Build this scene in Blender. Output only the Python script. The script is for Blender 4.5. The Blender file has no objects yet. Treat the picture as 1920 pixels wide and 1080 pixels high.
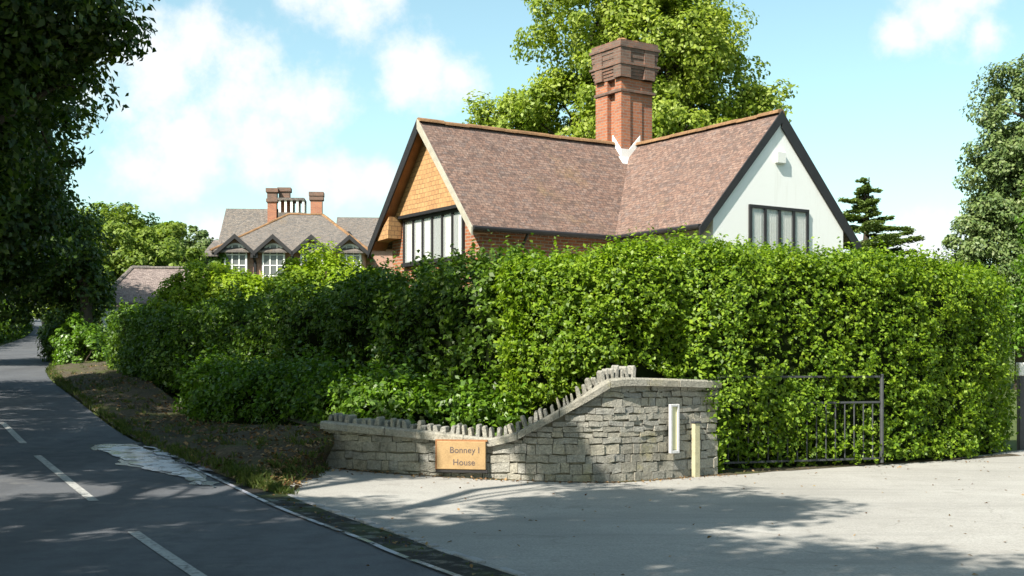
import bpy, bmesh, math, random
import numpy as np
from mathutils import Vector, Matrix, geometry
R = math.radians
C = bpy.context.scene

# ------------------------------------------------------------------ camera
CAM_Z = 1.6
cam_d = bpy.data.cameras.new('camera')
cam = bpy.data.objects.new('camera', cam_d)
C.collection.objects.link(cam)
cam.location = (0, 0, CAM_Z)
cam.rotation_euler = (R(90), 0, 0)
cam_d.sensor_width = 36.0
cam_d.lens = 45.0
cam_d.shift_y = 150 / 1920
cam_d.clip_end = 3000
cam_d.clip_start = 0.1
C.camera = cam

# ------------------------------------------------------------------ light
SUN_EL = R(45)
SUN_H = Vector((-0.622, -0.783))          # horizontal direction towards the sun
w = bpy.data.worlds.new('World'); C.world = w; w.use_nodes = True
nt = w.node_tree; nt.nodes.clear()
def wn(t, **k):
    n = nt.nodes.new(t)
    for a, b in k.items(): setattr(n, a, b)
    return n
sky = wn('ShaderNodeTexSky', sky_type='NISHITA', sun_disc=False)
sky.sun_elevation = SUN_EL
sky.sun_rotation = math.atan2(SUN_H.x, SUN_H.y) % (2 * math.pi)
sky.air_density = 1.0; sky.dust_density = 1.2; sky.ozone_density = 1.0
tint = wn('ShaderNodeMix', data_type='RGBA', blend_type='MULTIPLY'); tint.inputs[0].default_value = 1
tint.inputs[7].default_value = (1.62, 1.8, 1.46, 1)
nt.links.new(sky.outputs[0], tint.inputs[6])
tc = wn('ShaderNodeTexCoord')
def math_n(op, a, b=None, clamp=False):
    n = wn('ShaderNodeMath', operation=op); n.use_clamp = clamp
    for i, v in enumerate((a, b)):
        if v is None: continue
        if isinstance(v, (int, float)): n.inputs[i].default_value = v
        else: nt.links.new(v, n.inputs[i])
    return n.outputs[0]
noi = wn('ShaderNodeTexNoise'); noi.inputs['Scale'].default_value = 22; noi.inputs['Detail'].default_value = 10
noi.inputs['Roughness'].default_value = 0.62
nt.links.new(tc.outputs['Generated'], noi.inputs['Vector'])
noi2 = wn('ShaderNodeTexNoise'); noi2.inputs['Scale'].default_value = 7; noi2.inputs['Detail'].default_value = 5
nt.links.new(tc.outputs['Generated'], noi2.inputs['Vector'])
CLOUDS = [  # azimuth (deg right of north), elevation (deg), radius (deg)
 (-13.9,13.6,2.9),(-15.4,12.2,3.1),(-12.2,12.0,3.2),(-10.0,11.4,2.4),(-8.6,11.6,1.6),(-14.5,9.9,2.9),(-11.3,10.2,2.3),(-16.4,8.4,1.6),(-14.6,8.6,1.5),(-17.5,14,2.6),(-20,12,3),(-24,9,5),
 (-3.8,13.3,1.9),(-2.6,12.9,1.4),(-4.7,12.6,1.4),
 (-7.3,8.3,1.5),(-8.7,8.4,1.2),(-6.1,8.3,1.2),
 (-7.4,16.0,1.8),(-9.2,16.1,1.4),(-5.7,16.3,1.2),
 (18.6,14.4,1.9),(19.6,15.2,1.6),(16.9,13.9,1.1),(20.3,13.8,1.1),
 (-13.2,5.8,1.4),(17.8,5.2,2.2),(15.5,4.6,1.6),(-2,5,2),(-30,20,6),(30,18,5),(40,9,5),(8,24,4),(150,35,9),(-120,25,7)]
field = None
for az, el, r in CLOUDS:
    c = (math.sin(R(az)) * math.cos(R(el)), math.cos(R(az)) * math.cos(R(el)), math.sin(R(el)))
    vd = wn('ShaderNodeVectorMath', operation='DISTANCE'); vd.inputs[1].default_value = c
    nt.links.new(tc.outputs['Generated'], vd.inputs[0])
    f = math_n('SUBTRACT', 1.0, math_n('DIVIDE', vd.outputs['Value'], R(r) * 1.12))
    field = f if field is None else math_n('SMOOTH_MAX', field, f)
    if field.node.operation == 'SMOOTH_MAX': field.node.inputs[2].default_value = 0.25
d = math_n('ADD', field, math_n('MULTIPLY', math_n('SUBTRACT', noi.outputs[0], 0.5), 2.3))
d = math_n('ADD', d, math_n('MULTIPLY', math_n('SUBTRACT', noi2.outputs[0], 0.5), 1.2))
mr = wn('ShaderNodeMapRange', interpolation_type='SMOOTHSTEP'); nt.links.new(d, mr.inputs[0])
mr.inputs[1].default_value = 0.0; mr.inputs[2].default_value = 0.92
mixc = wn('ShaderNodeMix', data_type='RGBA')
nt.links.new(math_n('MULTIPLY', mr.outputs[0], 0.95), mixc.inputs[0]); nt.links.new(tint.outputs[2], mixc.inputs[6])
mixc.inputs[7].default_value = (7.6, 7.8, 8.0, 1)
bg = wn('ShaderNodeBackground'); bg.inputs[1].default_value = 0.066
nt.links.new(mixc.outputs[2], bg.inputs[0])
wo = wn('ShaderNodeOutputWorld'); nt.links.new(bg.outputs[0], wo.inputs[0])

sd = bpy.data.lights.new('sun', 'SUN'); sd.energy = 5.0; sd.angle = R(0.53); sd.color = (1.0, 0.94, 0.82)
so = bpy.data.objects.new('sun', sd); C.collection.objects.link(so)
so.rotation_euler = Vector((-SUN_H.x * math.cos(SUN_EL), -SUN_H.y * math.cos(SUN_EL), -math.sin(SUN_EL))).to_track_quat('-Z', 'Y').to_euler()
so.location = (-20, -25, 30)
C.view_settings.view_transform = 'Standard'; C.view_settings.look = 'None'
C.view_settings.exposure = 1.1; C.view_settings.gamma = 1.0
C.cycles.max_bounces = 8; C.cycles.transparent_max_bounces = 8
C.cycles.use_denoising = True

# ------------------------------------------------------------------ helpers
rng = np.random.default_rng(7)
random.seed(7)
AX = Vector((0.8336, 0.5524, 0)); BX = Vector((-0.5524, 0.8336, 0))
def h(x, y):
    """The lie of the land: level at the drive, rising up the lane."""
    u = np.minimum(x * BX.x + y * BX.y, 190.0) - 13.0
    return 0.025 * (u + np.sqrt(u * u + 4))
def hz(x, y): return float(h(np.float64(x), np.float64(y)))

def link(name, me, m=None, parent=None):
    o = bpy.data.objects.new(name, me); C.collection.objects.link(o)
    if m: me.materials.append(m)
    if parent: o.parent = parent
    return o
def tag(o, label=None, cat=None, group=None, kind=None):
    if label: o['label'] = label
    if cat: o['category'] = cat
    if group: o['group'] = group
    if kind: o['kind'] = kind
    return o
def thing(name, label, cat, loc=(0, 0, 0), rz=0, group=None):
    o = bpy.data.objects.new(name, None); C.collection.objects.link(o)
    o.location = loc; o.rotation_euler = (0, 0, rz); o.empty_display_size = .3
    return tag(o, label, cat, group)

class MB:
    def __init__(s): s.v = []; s.f = []; s.smooth = False
    def face(s, pts):
        n = len(s.v); s.v += [tuple(p) for p in pts]; s.f.append(list(range(n, n + len(pts))))
    def box(s, x0, x1, y0, y1, z0, z1, M=None, bev=0):
        p = [Vector((x, y, z)) for z in (z0, z1) for y in (y0, y1) for x in (x0, x1)]
        if M is not None: p = [M @ q for q in p]
        for i in ((0, 2, 3, 1), (4, 5, 7, 6), (0, 1, 5, 4), (1, 3, 7, 5), (3, 2, 6, 7), (2, 0, 4, 6)):
            s.face([p[k] for k in i])
        return s
    def prism(s, poly, off):
        """poly (3-D points, counter-clockwise seen from outside) pushed by -off."""
        off = Vector(off); a = [Vector(p) for p in poly]; b = [p + off for p in a]
        s.face(a); s.face(b[::-1])
        for i in range(len(a)):
            j = (i + 1) % len(a); s.face([a[i], b[i], b[j], a[j]])
        return s
    def tube(s, path, rads, n=8, cap=True):
        rings = []; path = [Vector(p) for p in path]; ref = Vector((0.31, 0.17, 0.93))
        for i, p in enumerate(path):
            t = (path[min(i + 1, len(path) - 1)] - path[max(i - 1, 0)]).normalized()
            x = t.cross(ref)
            if x.length < .05: x = t.cross(Vector((1, 0, 0)))
            x.normalize(); y = t.cross(x)
            k = len(s.v); rr = rads[i] if hasattr(rads, '__len__') else rads
            s.v += [tuple(p + x * (rr * math.cos(a)) + y * (rr * math.sin(a))) for a in [2 * math.pi * q / n for q in range(n)]]
            rings.append(k)
        for k0, k1 in zip(rings, rings[1:]):
            for q in range(n): s.f.append([k0 + q, k0 + (q + 1) % n, k1 + (q + 1) % n, k1 + q])
        if cap: s.f.append([rings[0] + q for q in range(n)][::-1]); s.f.append([rings[-1] + q for q in range(n)])
        return s
    def build(s, name, m, parent=None, smooth=False, bevel=0):
        me = bpy.data.meshes.new(name); me.from_pydata(s.v, [], s.f)
        if bevel:
            bm = bmesh.new(); bm.from_mesh(me); bmesh.ops.remove_doubles(bm, verts=bm.verts, dist=1e-5)
            bmesh.ops.bevel(bm, geom=list(bm.edges), offset=bevel, segments=1, affect='EDGES', clamp_overlap=True)
            bm.to_mesh(me); bm.free()
        me.update(); autouv(me)
        if smooth: me.polygons.foreach_set('use_smooth', [True] * len(me.polygons))
        return link(name, me, m, parent)
def autouv(me):
    uv = me.uv_layers.new(name='UVMap').data
    for p in me.polygons:
        n = p.normal
        if abs(n.z) > .985: t = Vector((1, 0, 0)); v = Vector((0, 1, 0))
        else:
            t = Vector((0, 0, 1)).cross(n).normalized(); v = n.cross(t)
        for li in p.loop_indices:
            q = me.vertices[me.loops[li].vertex_index].co
            uv[li].uv = (q.dot(t), q.dot(v))

# value noise -----------------------------------------------------------
def vnoise(P, sc, seed=0):
    P = np.asarray(P) * sc; i = np.floor(P).astype(np.int64); f = P - i; f = f * f * (3 - 2 * f)
    def hs(a):
        n = (a[:, 0] * 73856093) ^ (a[:, 1] * 19349663) ^ (a[:, 2] * 83492791) ^ (seed * 2654435761)
        n = (n ^ (n >> 13)) * 1274126177 & 0x7fffffff
        return ((n ^ (n >> 16)) & 0xffff) / 65535.0
    r = 0
    for dx in (0, 1):
        for dy in (0, 1):
            for dz in (0, 1):
                wgt = (f[:, 0] if dx else 1 - f[:, 0]) * (f[:, 1] if dy else 1 - f[:, 1]) * (f[:, 2] if dz else 1 - f[:, 2])
                r = r + wgt * hs(i + np.array([dx, dy, dz]))
    return r

# materials -------------------------------------------------------------
def mat(name, rough=.8, spec=.3):
    m = bpy.data.materials.new(name); m.use_nodes = True
    b = m.node_tree.nodes['Principled BSDF']; b.inputs['Roughness'].default_value = rough; b.inputs['Specular IOR Level'].default_value = spec
    return m, m.node_tree, b
def nd(t, ty, **k):
    n = t.nodes.new(ty)
    for a, v in k.items(): setattr(n, a, v)
    return n
def noise(t, sc, det=4, vec=None, ro=.6):
    n = nd(t, 'ShaderNodeTexNoise'); n.inputs['Scale'].default_value = sc; n.inputs['Detail'].default_value = det; n.inputs['Roughness'].default_value = ro
    if vec is not None: t.links.new(vec, n.inputs['Vector'])
    return n.outputs[0]
def ramp(t, fac, stops, interp='LINEAR'):
    n = nd(t, 'ShaderNodeValToRGB'); n.color_ramp.interpolation = interp; e = n.color_ramp.elements
    while len(e) < len(stops): e.new(.5)
    for q, (p, c) in zip(e, stops): q.position = p; q.color = (*c, 1) if len(c) == 3 else c
    t.links.new(fac, n.inputs[0]); return n.outputs[0]
def mix(t, fac, a, b, mode='MIX'):
    n = nd(t, 'ShaderNodeMix', data_type='RGBA', blend_type=mode)
    for i, v in ((0, fac), (6, a), (7, b)):
        if isinstance(v, (int, float)): n.inputs[i].default_value = v
        elif isinstance(v, tuple): n.inputs[i].default_value = (*v, 1)
        else: t.links.new(v, n.inputs[i])
    return n.outputs[2]
def mrange(t, x, a, b, c=0., d=1.):
    n = nd(t, 'ShaderNodeMapRange', interpolation_type='SMOOTHSTEP'); t.links.new(x, n.inputs[0])
    for i, v in enumerate((a, b, c, d)): n.inputs[i + 1].default_value = v
    return n.outputs[0]
def bump(t, b, hgt, st=.5, dist=.02):
    n = nd(t, 'ShaderNodeBump'); n.inputs['Strength'].default_value = st; n.inputs['Distance'].default_value = dist
    t.links.new(hgt, n.inputs['Height']); t.links.new(n.outputs[0], b.inputs['Normal'])
def coord(t, which='Object'): return nd(t, 'ShaderNodeTexCoord').outputs[which]
def plain(name, c, rough=.7, spec=.3, var=.25, sc=6, metal=0):
    m, t, b = mat(name, rough, spec); o = coord(t)
    n = noise(t, sc, 5, o); n2 = noise(t, sc * 9, 3, o)
    c1 = tuple(x * (1 - var) for x in c); c2 = tuple(min(1, x * (1 + var)) for x in c)
    col = mix(t, .5, ramp(t, n, [(.3, c1), (.7, c2)]), ramp(t, n2, [(.3, c1), (.7, c2)]))
    t.links.new(col, b.inputs['Base Color']); b.inputs['Metallic'].default_value = metal
    bump(t, b, n2, .25, .01); return m
def bricks(name, c1, c2, mortar, bw=.225, rh=.075, ms=.012, dirt=(.12, .1, .09), dirtamt=.3, off=.5, rough=.85, bst=.6, bd=.012):
    m, t, b = mat(name, rough, .25); uv = coord(t, 'UV'); o = coord(t)
    dist = nd(t, 'ShaderNodeVectorMath', operation='ADD')
    nn = nd(t, 'ShaderNodeTexNoise'); nn.inputs['Scale'].default_value = 1.3; t.links.new(uv, nn.inputs['Vector'])
    sc_ = nd(t, 'ShaderNodeVectorMath', operation='SCALE'); sc_.inputs['Scale'].default_value = .05; t.links.new(nn.outputs['Color'], sc_.inputs[0])
    t.links.new(uv, dist.inputs[0]); t.links.new(sc_.outputs[0], dist.inputs[1])
    br = nd(t, 'ShaderNodeTexBrick'); t.links.new(dist.outputs[0], br.inputs['Vector'])
    br.offset = off
    br.inputs['Color1'].default_value = (*c1, 1); br.inputs['Color2'].default_value = (*c2, 1); br.inputs['Mortar'].default_value = (*mortar, 1)
    br.inputs['Scale'].default_value = 1; br.inputs['Brick Width'].default_value = bw; br.inputs['Row Height'].default_value = rh
    br.inputs['Mortar Size'].default_value = ms; br.inputs['Mortar Smooth'].default_value = .3; br.inputs['Bias'].default_value = 0
    n = noise(t, 2.2, 6, o); n2 = noise(t, 25, 3, o)
    col = mix(t, mrange(t, n, .45, .75, 0, dirtamt), br.outputs[0], dirt)
    col = mix(t, .35, col, ramp(t, n2, [(.3, (.5, .5, .5)), (.7, (1.35, 1.3, 1.25))]), 'MULTIPLY')
    t.links.new(col, b.inputs['Base Color'])
    bump(t, b, br.outputs[1], -bst, bd)
    return m
def rooftiles(name, cols, lichen=(.33, .2, .05), lich=.25, tw=.15, th=.085):
    m, t, b = mat(name, .85, .25); uv = coord(t, 'UV'); o = coord(t)
    br = nd(t, 'ShaderNodeTexBrick'); t.links.new(uv, br.inputs['Vector'])
    br.inputs['Color1'].default_value = (0, 0, 0, 1); br.inputs['Color2'].default_value = (1, 1, 1, 1); br.inputs['Mortar'].default_value = (.2, .2, .2, 1)
    br.inputs['Scale'].default_value = 1; br.inputs['Brick Width'].default_value = tw; br.inputs['Row Height'].default_value = th
    br.inputs['Mortar Size'].default_value = .006; br.inputs['Bias'].default_value = 0
    col = ramp(t, br.outputs[0], [(i / max(1, len(cols) - 1), c) for i, c in enumerate(cols)])
    n1 = noise(t, 1.1, 6, o, .65); n2 = noise(t, 11, 4, o, .85); n5 = noise(t, 17, 2, o, .8)
    col = mix(t, .85, col, ramp(t, n5, [(.35, (.55, .55, .56)), (.65, (1.5, 1.45, 1.4))]), 'MULTIPLY')
    col = mix(t, mrange(t, n1, .5, .75, 0, .3), col, (.12, .1, .09))
    col = mix(t, mrange(t, n2, .55, .7, 0, .55), col, (.29, .26, .245))
    n3 = noise(t, .55, 7, o, .7); col = mix(t, mrange(t, n3, .58, .75, 0, lich), col, lichen)
    col = mix(t, mrange(t, br.outputs[1], 0, 1, 0, .55), col, (.03, .025, .025))
    t.links.new(col, b.inputs['Base Color'])
    # tile courses: each course tilts up to its lower edge
    sep = nd(t, 'ShaderNodeSeparateXYZ'); t.links.new(uv, sep.inputs[0])
    fr = nd(t, 'ShaderNodeMath', operation='DIVIDE'); t.links.new(sep.outputs[1], fr.inputs[0]); fr.inputs[1].default_value = th
    f2 = nd(t, 'ShaderNodeMath', operation='FRACT'); t.links.new(fr.outputs[0], f2.inputs[0])
    f3 = nd(t, 'ShaderNodeMath', operation='ADD'); t.links.new(f2.outputs[0], f3.inputs[0])
    f4 = nd(t, 'ShaderNodeMath', operation='MULTIPLY'); t.links.new(br.outputs[0], f4.inputs[0]); f4.inputs[1].default_value = -.6; t.links.new(f4.outputs[0], f3.inputs[1])
    bump(t, b, f3.outputs[0], -.8, .02); return m
def leafmat(name, cols, trans=.3, rough=.45, spec=.4, patch=1.0, tcol=None):
    m, t, b = mat(name, rough, spec); o = coord(t)
    g = nd(t, 'ShaderNodeNewGeometry')
    col = ramp(t, g.outputs['Random Per Island'], [(i / (len(cols) - 1), c) for i, c in enumerate(cols)])
    n = noise(t, .9 * patch, 3, o); col = mix(t, 1, col, ramp(t, n, [(.3, (.75, .82, .7)), (.7, (1.22, 1.15, 1.15))]), 'MULTIPLY')
    t.links.new(col, b.inputs['Base Color'])
    tr = nd(t, 'ShaderNodeBsdfTranslucent')
    t.links.new(mix(t, 1, col, tcol or (1.5, 1.6, .6), 'MULTIPLY'), tr.inputs[0])
    mx = nd(t, 'ShaderNodeMixShader'); mx.inputs[0].default_value = trans
    t.links.new(b.outputs[0], mx.inputs[1]); t.links.new(tr.outputs[0], mx.inputs[2])
    t.links.new(mx.outputs[0], t.nodes['Material Output'].inputs[0]); return m

# foliage ---------------------------------------------------------------
def leaf_mesh(name, P, Nrm, size, aspect=.55, jit=.6, droop=.2, var=.35, seed=0):
    """P points, Nrm preferred facing: one kite-shaped folded leaf at each."""
    r = np.random.default_rng(seed); n = len(P)
    N = Nrm + r.normal(0, jit, (n, 3)); N /= np.linalg.norm(N, axis=1)[:, None] + 1e-9
    T = r.normal(0, 1, (n, 3)); T[:, 2] -= droop; T -= N * (T * N).sum(1)[:, None]; T /= np.linalg.norm(T, axis=1)[:, None] + 1e-9
    B = np.cross(N, T); s = (size * (1 + r.uniform(-var, var, n)))[:, None]
    V = np.empty((n, 4, 3)); fold = N * s * .12
    V[:, 0] = P - T * s * .5; V[:, 2] = P + T * s * .5 - N * s * .06
    V[:, 1] = P + B * s * aspect * .5 + fold - T * s * .05; V[:, 3] = P - B * s * aspect * .5 + fold - T * s * .05
    me = bpy.data.meshes.new(name)
    me.vertices.add(4 * n); me.vertices.foreach_set('co', V.reshape(-1).astype(np.float32))
    me.loops.add(4 * n); me.loops.foreach_set('vertex_index', np.arange(4 * n, dtype=np.int32))
    me.polygons.add(n); me.polygons.foreach_set('loop_start', np.arange(0, 4 * n, 4, dtype=np.int32))
    me.polygons.foreach_set('loop_total', np.full(n, 4, np.int32)); me.update(calc_edges=True); me.validate()
    return me

def catmull(pts, n):
    P = np.array(pts, float); k = len(P); out = []
    Q = np.vstack([2 * P[0] - P[1], P, 2 * P[-1] - P[-2]])
    for t in np.linspace(0, k - 1, n):
        i = min(int(t), k - 2); f = t - i; a, b, c, d_ = Q[i:i + 4]
        out.append(.5 * ((2 * b) + (c - a) * f + (2 * a - 5 * b + 4 * c - d_) * f * f + (3 * b - a - 3 * c + d_) * f ** 3))
    return np.array(out)

def hedge(name, label, cat, path, width, leafm, corem, dens=900, size=.085, rough=.16, seed=1, group=None, sprigs=.0, side=1, lump=1.1, inset=.16, extra=None):
    """path: (x, y, base z, top z) along the front face; the body lies on its left-hand side (side=1)."""
    r = np.random.default_rng(seed); K = 90
    L = catmull(path, K); seg = np.linalg.norm(np.diff(L[:, :2], axis=0), axis=1); cum = np.concatenate([[0], np.cumsum(seg)])
    T = np.gradient(L[:, :2], axis=0); T /= np.linalg.norm(T, axis=1)[:, None]
    Nin = np.stack([-T[:, 1], T[:, 0]], 1) * side
    length = cum[-1]; Hm = (L[:, 3] - L[:, 2]).mean(); per = 2 * Hm + width
    n = int(length * per * dens)
    s = r.uniform(0, length, n); q = r.uniform(0, per, n)
    endm = r.uniform(size=n) < (2 * width / (length + 2 * width)) * .8        # the two ends
    s = np.where(endm, np.where(r.uniform(size=n) < .5, 0, length), s)
    f = np.interp(s, cum, np.arange(K)); g = lambda A: np.interp(f, np.arange(K), A)
    base, top = g(L[:, 2]), g(L[:, 3]); x, y = g(L[:, 0]), g(L[:, 1]); nx, ny = g(Nin[:, 0]), g(Nin[:, 1]); tx, ty = g(T[:, 0]), g(T[:, 1])
    H = top - base
    front = q < Hm; topm = (q >= Hm) & (q < Hm + width)
    dd = np.where(front, 0, np.where(topm, q - Hm, width)); zz = np.where(front, q / Hm, np.where(topm, 1.0, (q - Hm - width) / Hm))
    dd = np.where(endm, r.uniform(0, width, n), dd); zz = np.where(endm, r.uniform(0, 1, n), zz)
    on = np.zeros((n, 3))
    fm = (dd < 1e-6) & ~endm; bmk = (dd > width - 1e-6) & ~endm & ~topm
    on[fm] = np.stack([-nx, -ny, 0 * nx], 1)[fm]; on[bmk] = np.stack([nx, ny, 0 * nx], 1)[bmk]; on[topm & ~endm] = (0, 0, 1)
    sg = np.where(s > length / 2, 1, -1); on[endm] = np.stack([tx * sg, ty * sg, 0 * tx], 1)[endm]
    # round the shoulders
    cr = .45; zt = zz * H; topd = np.clip(1 - (H - zt) / cr, 0, 1); sd_ = np.clip(1 - np.minimum(dd, width - dd) / cr, 0, 1)
    both = np.minimum(topd, sd_); cen = np.where(dd < width / 2, 1, -1)
    dd = dd + cen * both * both * cr * .35; zt = zt - both * both * cr * .35
    on += np.stack([-nx * cen * sd_ * topd, -ny * cen * sd_ * topd, topd * sd_], 1) * 1.0
    on /= np.linalg.norm(on, axis=1)[:, None] + 1e-9
    P = np.stack([x + nx * dd, y + ny * dd, base + zt], 1)
    disp = (vnoise(P, lump, seed) - .5) * 2.2 * rough + (vnoise(P, lump * 3.1, seed + 5) - .5) * 1.6 * rough
    depth = r.exponential(.09, n)
    P = P + on * (disp - np.minimum(depth, .35))[:, None]
    keep = vnoise(P, 3.6, seed + 9) + .35 * vnoise(P, 9.0, seed + 3) > .33 * r.uniform(.5, 1.15, n)
    keep |= depth > .12
    P, on = P[keep], on[keep]
    # leaves sit on short shoots, so the face has relief and dark hollows
    k_ = 7; m_ = len(P) // k_; idx = r.permutation(len(P))[:m_]
    root, o0 = P[idx] - on[idx] * .05, on[idx]
    dr = o0 * .9 + np.array([0, 0, .45]) + r.normal(0, .5, (m_, 3)); dr /= np.linalg.norm(dr, axis=1)[:, None]
    ln = size * (1.0 + 2.6 * r.uniform(0, 1, m_) ** 2 + (3.0 * sprigs / .1) * (o0[:, 2] > .5) * (r.uniform(size=m_) < .12) + 1.2 * vnoise(root, 2.2, seed + 21))
    tt = np.tile(np.linspace(.15, 1, k_), m_)[:, None]; rep_ = np.repeat(np.arange(m_), k_)
    P2 = root[rep_] + dr[rep_] * ln[rep_][:, None] * tt + r.normal(0, size * .28, (m_ * k_, 3))
    n2_ = o0[rep_] * .7 + dr[rep_] * .3 + r.normal(0, .45, (m_ * k_, 3))
    P, on = P2, n2_ / np.linalg.norm(n2_, axis=1)[:, None]
    if extra is not None: P = np.vstack([P, extra[0]]); on = np.vstack([on, extra[1]])
    me = leaf_mesh('foliage', P, on * .9 + np.array([0, 0, .5]), size, .6, .5, .15, .45, seed=seed)
    mid = L[K // 2]
    t = thing(name, label, cat, (mid[0], mid[1], mid[2]), 0, group)
    me.transform(Matrix.Translation((-mid[0], -mid[1], -mid[2])))
    link('foliage', me, leafm, t)
    # solid stand-in for the woody inside: blocks light, coloured dark like shaded hollows
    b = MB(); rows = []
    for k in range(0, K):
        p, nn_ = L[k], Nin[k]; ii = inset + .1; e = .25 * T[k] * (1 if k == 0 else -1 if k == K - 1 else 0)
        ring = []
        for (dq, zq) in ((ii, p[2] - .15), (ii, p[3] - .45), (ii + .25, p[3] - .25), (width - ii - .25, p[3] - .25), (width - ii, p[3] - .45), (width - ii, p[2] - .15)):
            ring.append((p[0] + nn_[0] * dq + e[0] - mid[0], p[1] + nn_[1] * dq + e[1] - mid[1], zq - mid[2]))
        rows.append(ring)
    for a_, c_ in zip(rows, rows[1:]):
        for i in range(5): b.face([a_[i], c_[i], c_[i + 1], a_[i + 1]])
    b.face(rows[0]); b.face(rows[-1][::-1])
    b.build('dark_core', corem, t)
    return t

def blob_points(r, blobs, clumps, per, rc, flat=.75, shell=.55):
    B = np.array(blobs, float); area = (B[:, 3] * B[:, 4] + B[:, 4] * B[:, 5] + B[:, 3] * B[:, 5]); p = area / area.sum()
    bi = r.choice(len(B), clumps, p=p); dr = r.normal(0, 1, (clumps, 3)); dr /= np.linalg.norm(dr, axis=1)[:, None]
    rad = r.uniform(shell ** 3, 1, clumps) ** (1 / 3)
    cc = B[bi, :3] + dr * B[bi, 3:6] * rad[:, None]
    ii = np.repeat(np.arange(clumps), per)
    off = r.normal(0, 1, (len(ii), 3)); off /= np.linalg.norm(off, axis=1)[:, None]; off *= (r.uniform(.2, 1, len(ii)) ** .5)[:, None]
    sz = (rc * r.uniform(.55, 1.35, clumps))[ii][:, None]
    P = cc[ii] + off * sz * np.array([1, 1, flat])
    N = dr[ii] * .55 + off * .7 + np.array([0, 0, .5])
    return P, N, cc, bi

def limb(b, p0, p1, r0, r1, r, sag=0.15, n=6, sides=7):
    p0, p1 = Vector(p0), Vector(p1); d = p1 - p0; L = d.length
    pts = []; rr = []
    for i in range(n + 1):
        f = i / n; q = p0.lerp(p1, f) + Vector((0, 0, 1)) * (sag * L * math.sin(math.pi * f))
        if 0 < i < n: q += Vector(r.normal(0, .025 * L, 3))
        pts.append(q); rr.append(r0 * (1 - f) + r1 * f)
    b.tube(pts, rr, sides); return pts

def tree(name, label, base, height_fork, blobs, leafm, barkm, clumps=260, per=120, rc=.7, size=.2, trunk_r=.3, seed=1, group=None, lean=(0, 0), aspect=.6, limbs=16, flat=.75, shell=.55, cat='tree', gap=.0, sag=.1):
    r = np.random.default_rng(seed); base = Vector(base)
    bl = [(b[0] - base.x, b[1] - base.y, b[2] - base.z, b[3], b[4], b[5]) for b in blobs]
    t = thing(name, label, cat, base, 0, group)
    P, N, cc, bi = blob_points(r, bl, clumps, per, rc, flat, shell)
    if gap: 
        k = vnoise(P, .8, seed) + .3 * vnoise(P, 2.5, seed + 1) > gap; P, N = P[k], N[k]
    link('crown', leaf_mesh('crown', P, N, size, aspect, .55, .35, seed=seed), leafm, t)
    b = MB(); fork = Vector((lean[0], lean[1], height_fork))
    b.tube([(0, 0, -.3), (lean[0] * .1, lean[1] * .1, .25), (lean[0] * .4, lean[1] * .4, height_fork * .45), fork], [trunk_r * 1.5, trunk_r * 1.1, trunk_r * .95, trunk_r * .8], 10)
    for B in bl:
        c = Vector(B[:3]); pts = limb(b, fork - Vector((0, 0, .1)), c, trunk_r * .55, trunk_r * .2, r, sag)
        sel = [q for q, k in zip(cc, bi) if np.allclose(bl[k][:3], B[:3])]
        for q in sel[:max(2, limbs // len(bl) + 2)]:
            limb(b, pts[r.integers(3, 7)], q, trunk_r * .2, .012, r, .06, 5, 5)
    b.build('trunk', barkm, t, smooth=True)
    return t

# ------------------------------------------------------------------ materials
def asphalt():
    m, t, b = mat('asphalt', .82, .3); o = coord(t)
    n = noise(t, .5, 5, o); n2 = noise(t, 60, 3, o, .8); n3 = noise(t, 3, 5, o)
    col = ramp(t, n, [(.3, (.07, .075, .086)), (.7, (.1, .104, .114))])
    col = mix(t, .7, col, ramp(t, n2, [(.3, (.6, .6, .6)), (.7, (1.5, 1.5, 1.5))]), 'MULTIPLY')
    col = mix(t, mrange(t, n3, .55, .75, 0, .35), col, (.11, .105, .1))
    mp_ = nd(t, 'ShaderNodeMapping'); mp_.inputs['Rotation'].default_value = (0, 0, -.47); mp_.inputs['Scale'].default_value = (1.2, .07, 1); t.links.new(o, mp_.inputs['Vector'])
    n6 = noise(t, 1.0, 5, mp_.outputs[0], .6); col = mix(t, mrange(t, n6, .45, .65, 0, .5), col, (.055, .057, .064))
    n7 = noise(t, 1.1, 8, o, .8); col = mix(t, mrange(t, n7, .58, .62, 0, .4), col, (.15, .148, .145))
    t.links.new(col, b.inputs['Base Color']); bump(t, b, n2, .5, .01)
    t.links.new(mrange(t, n3, .4, .7, .7, .9), b.inputs['Roughness']); return m
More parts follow.
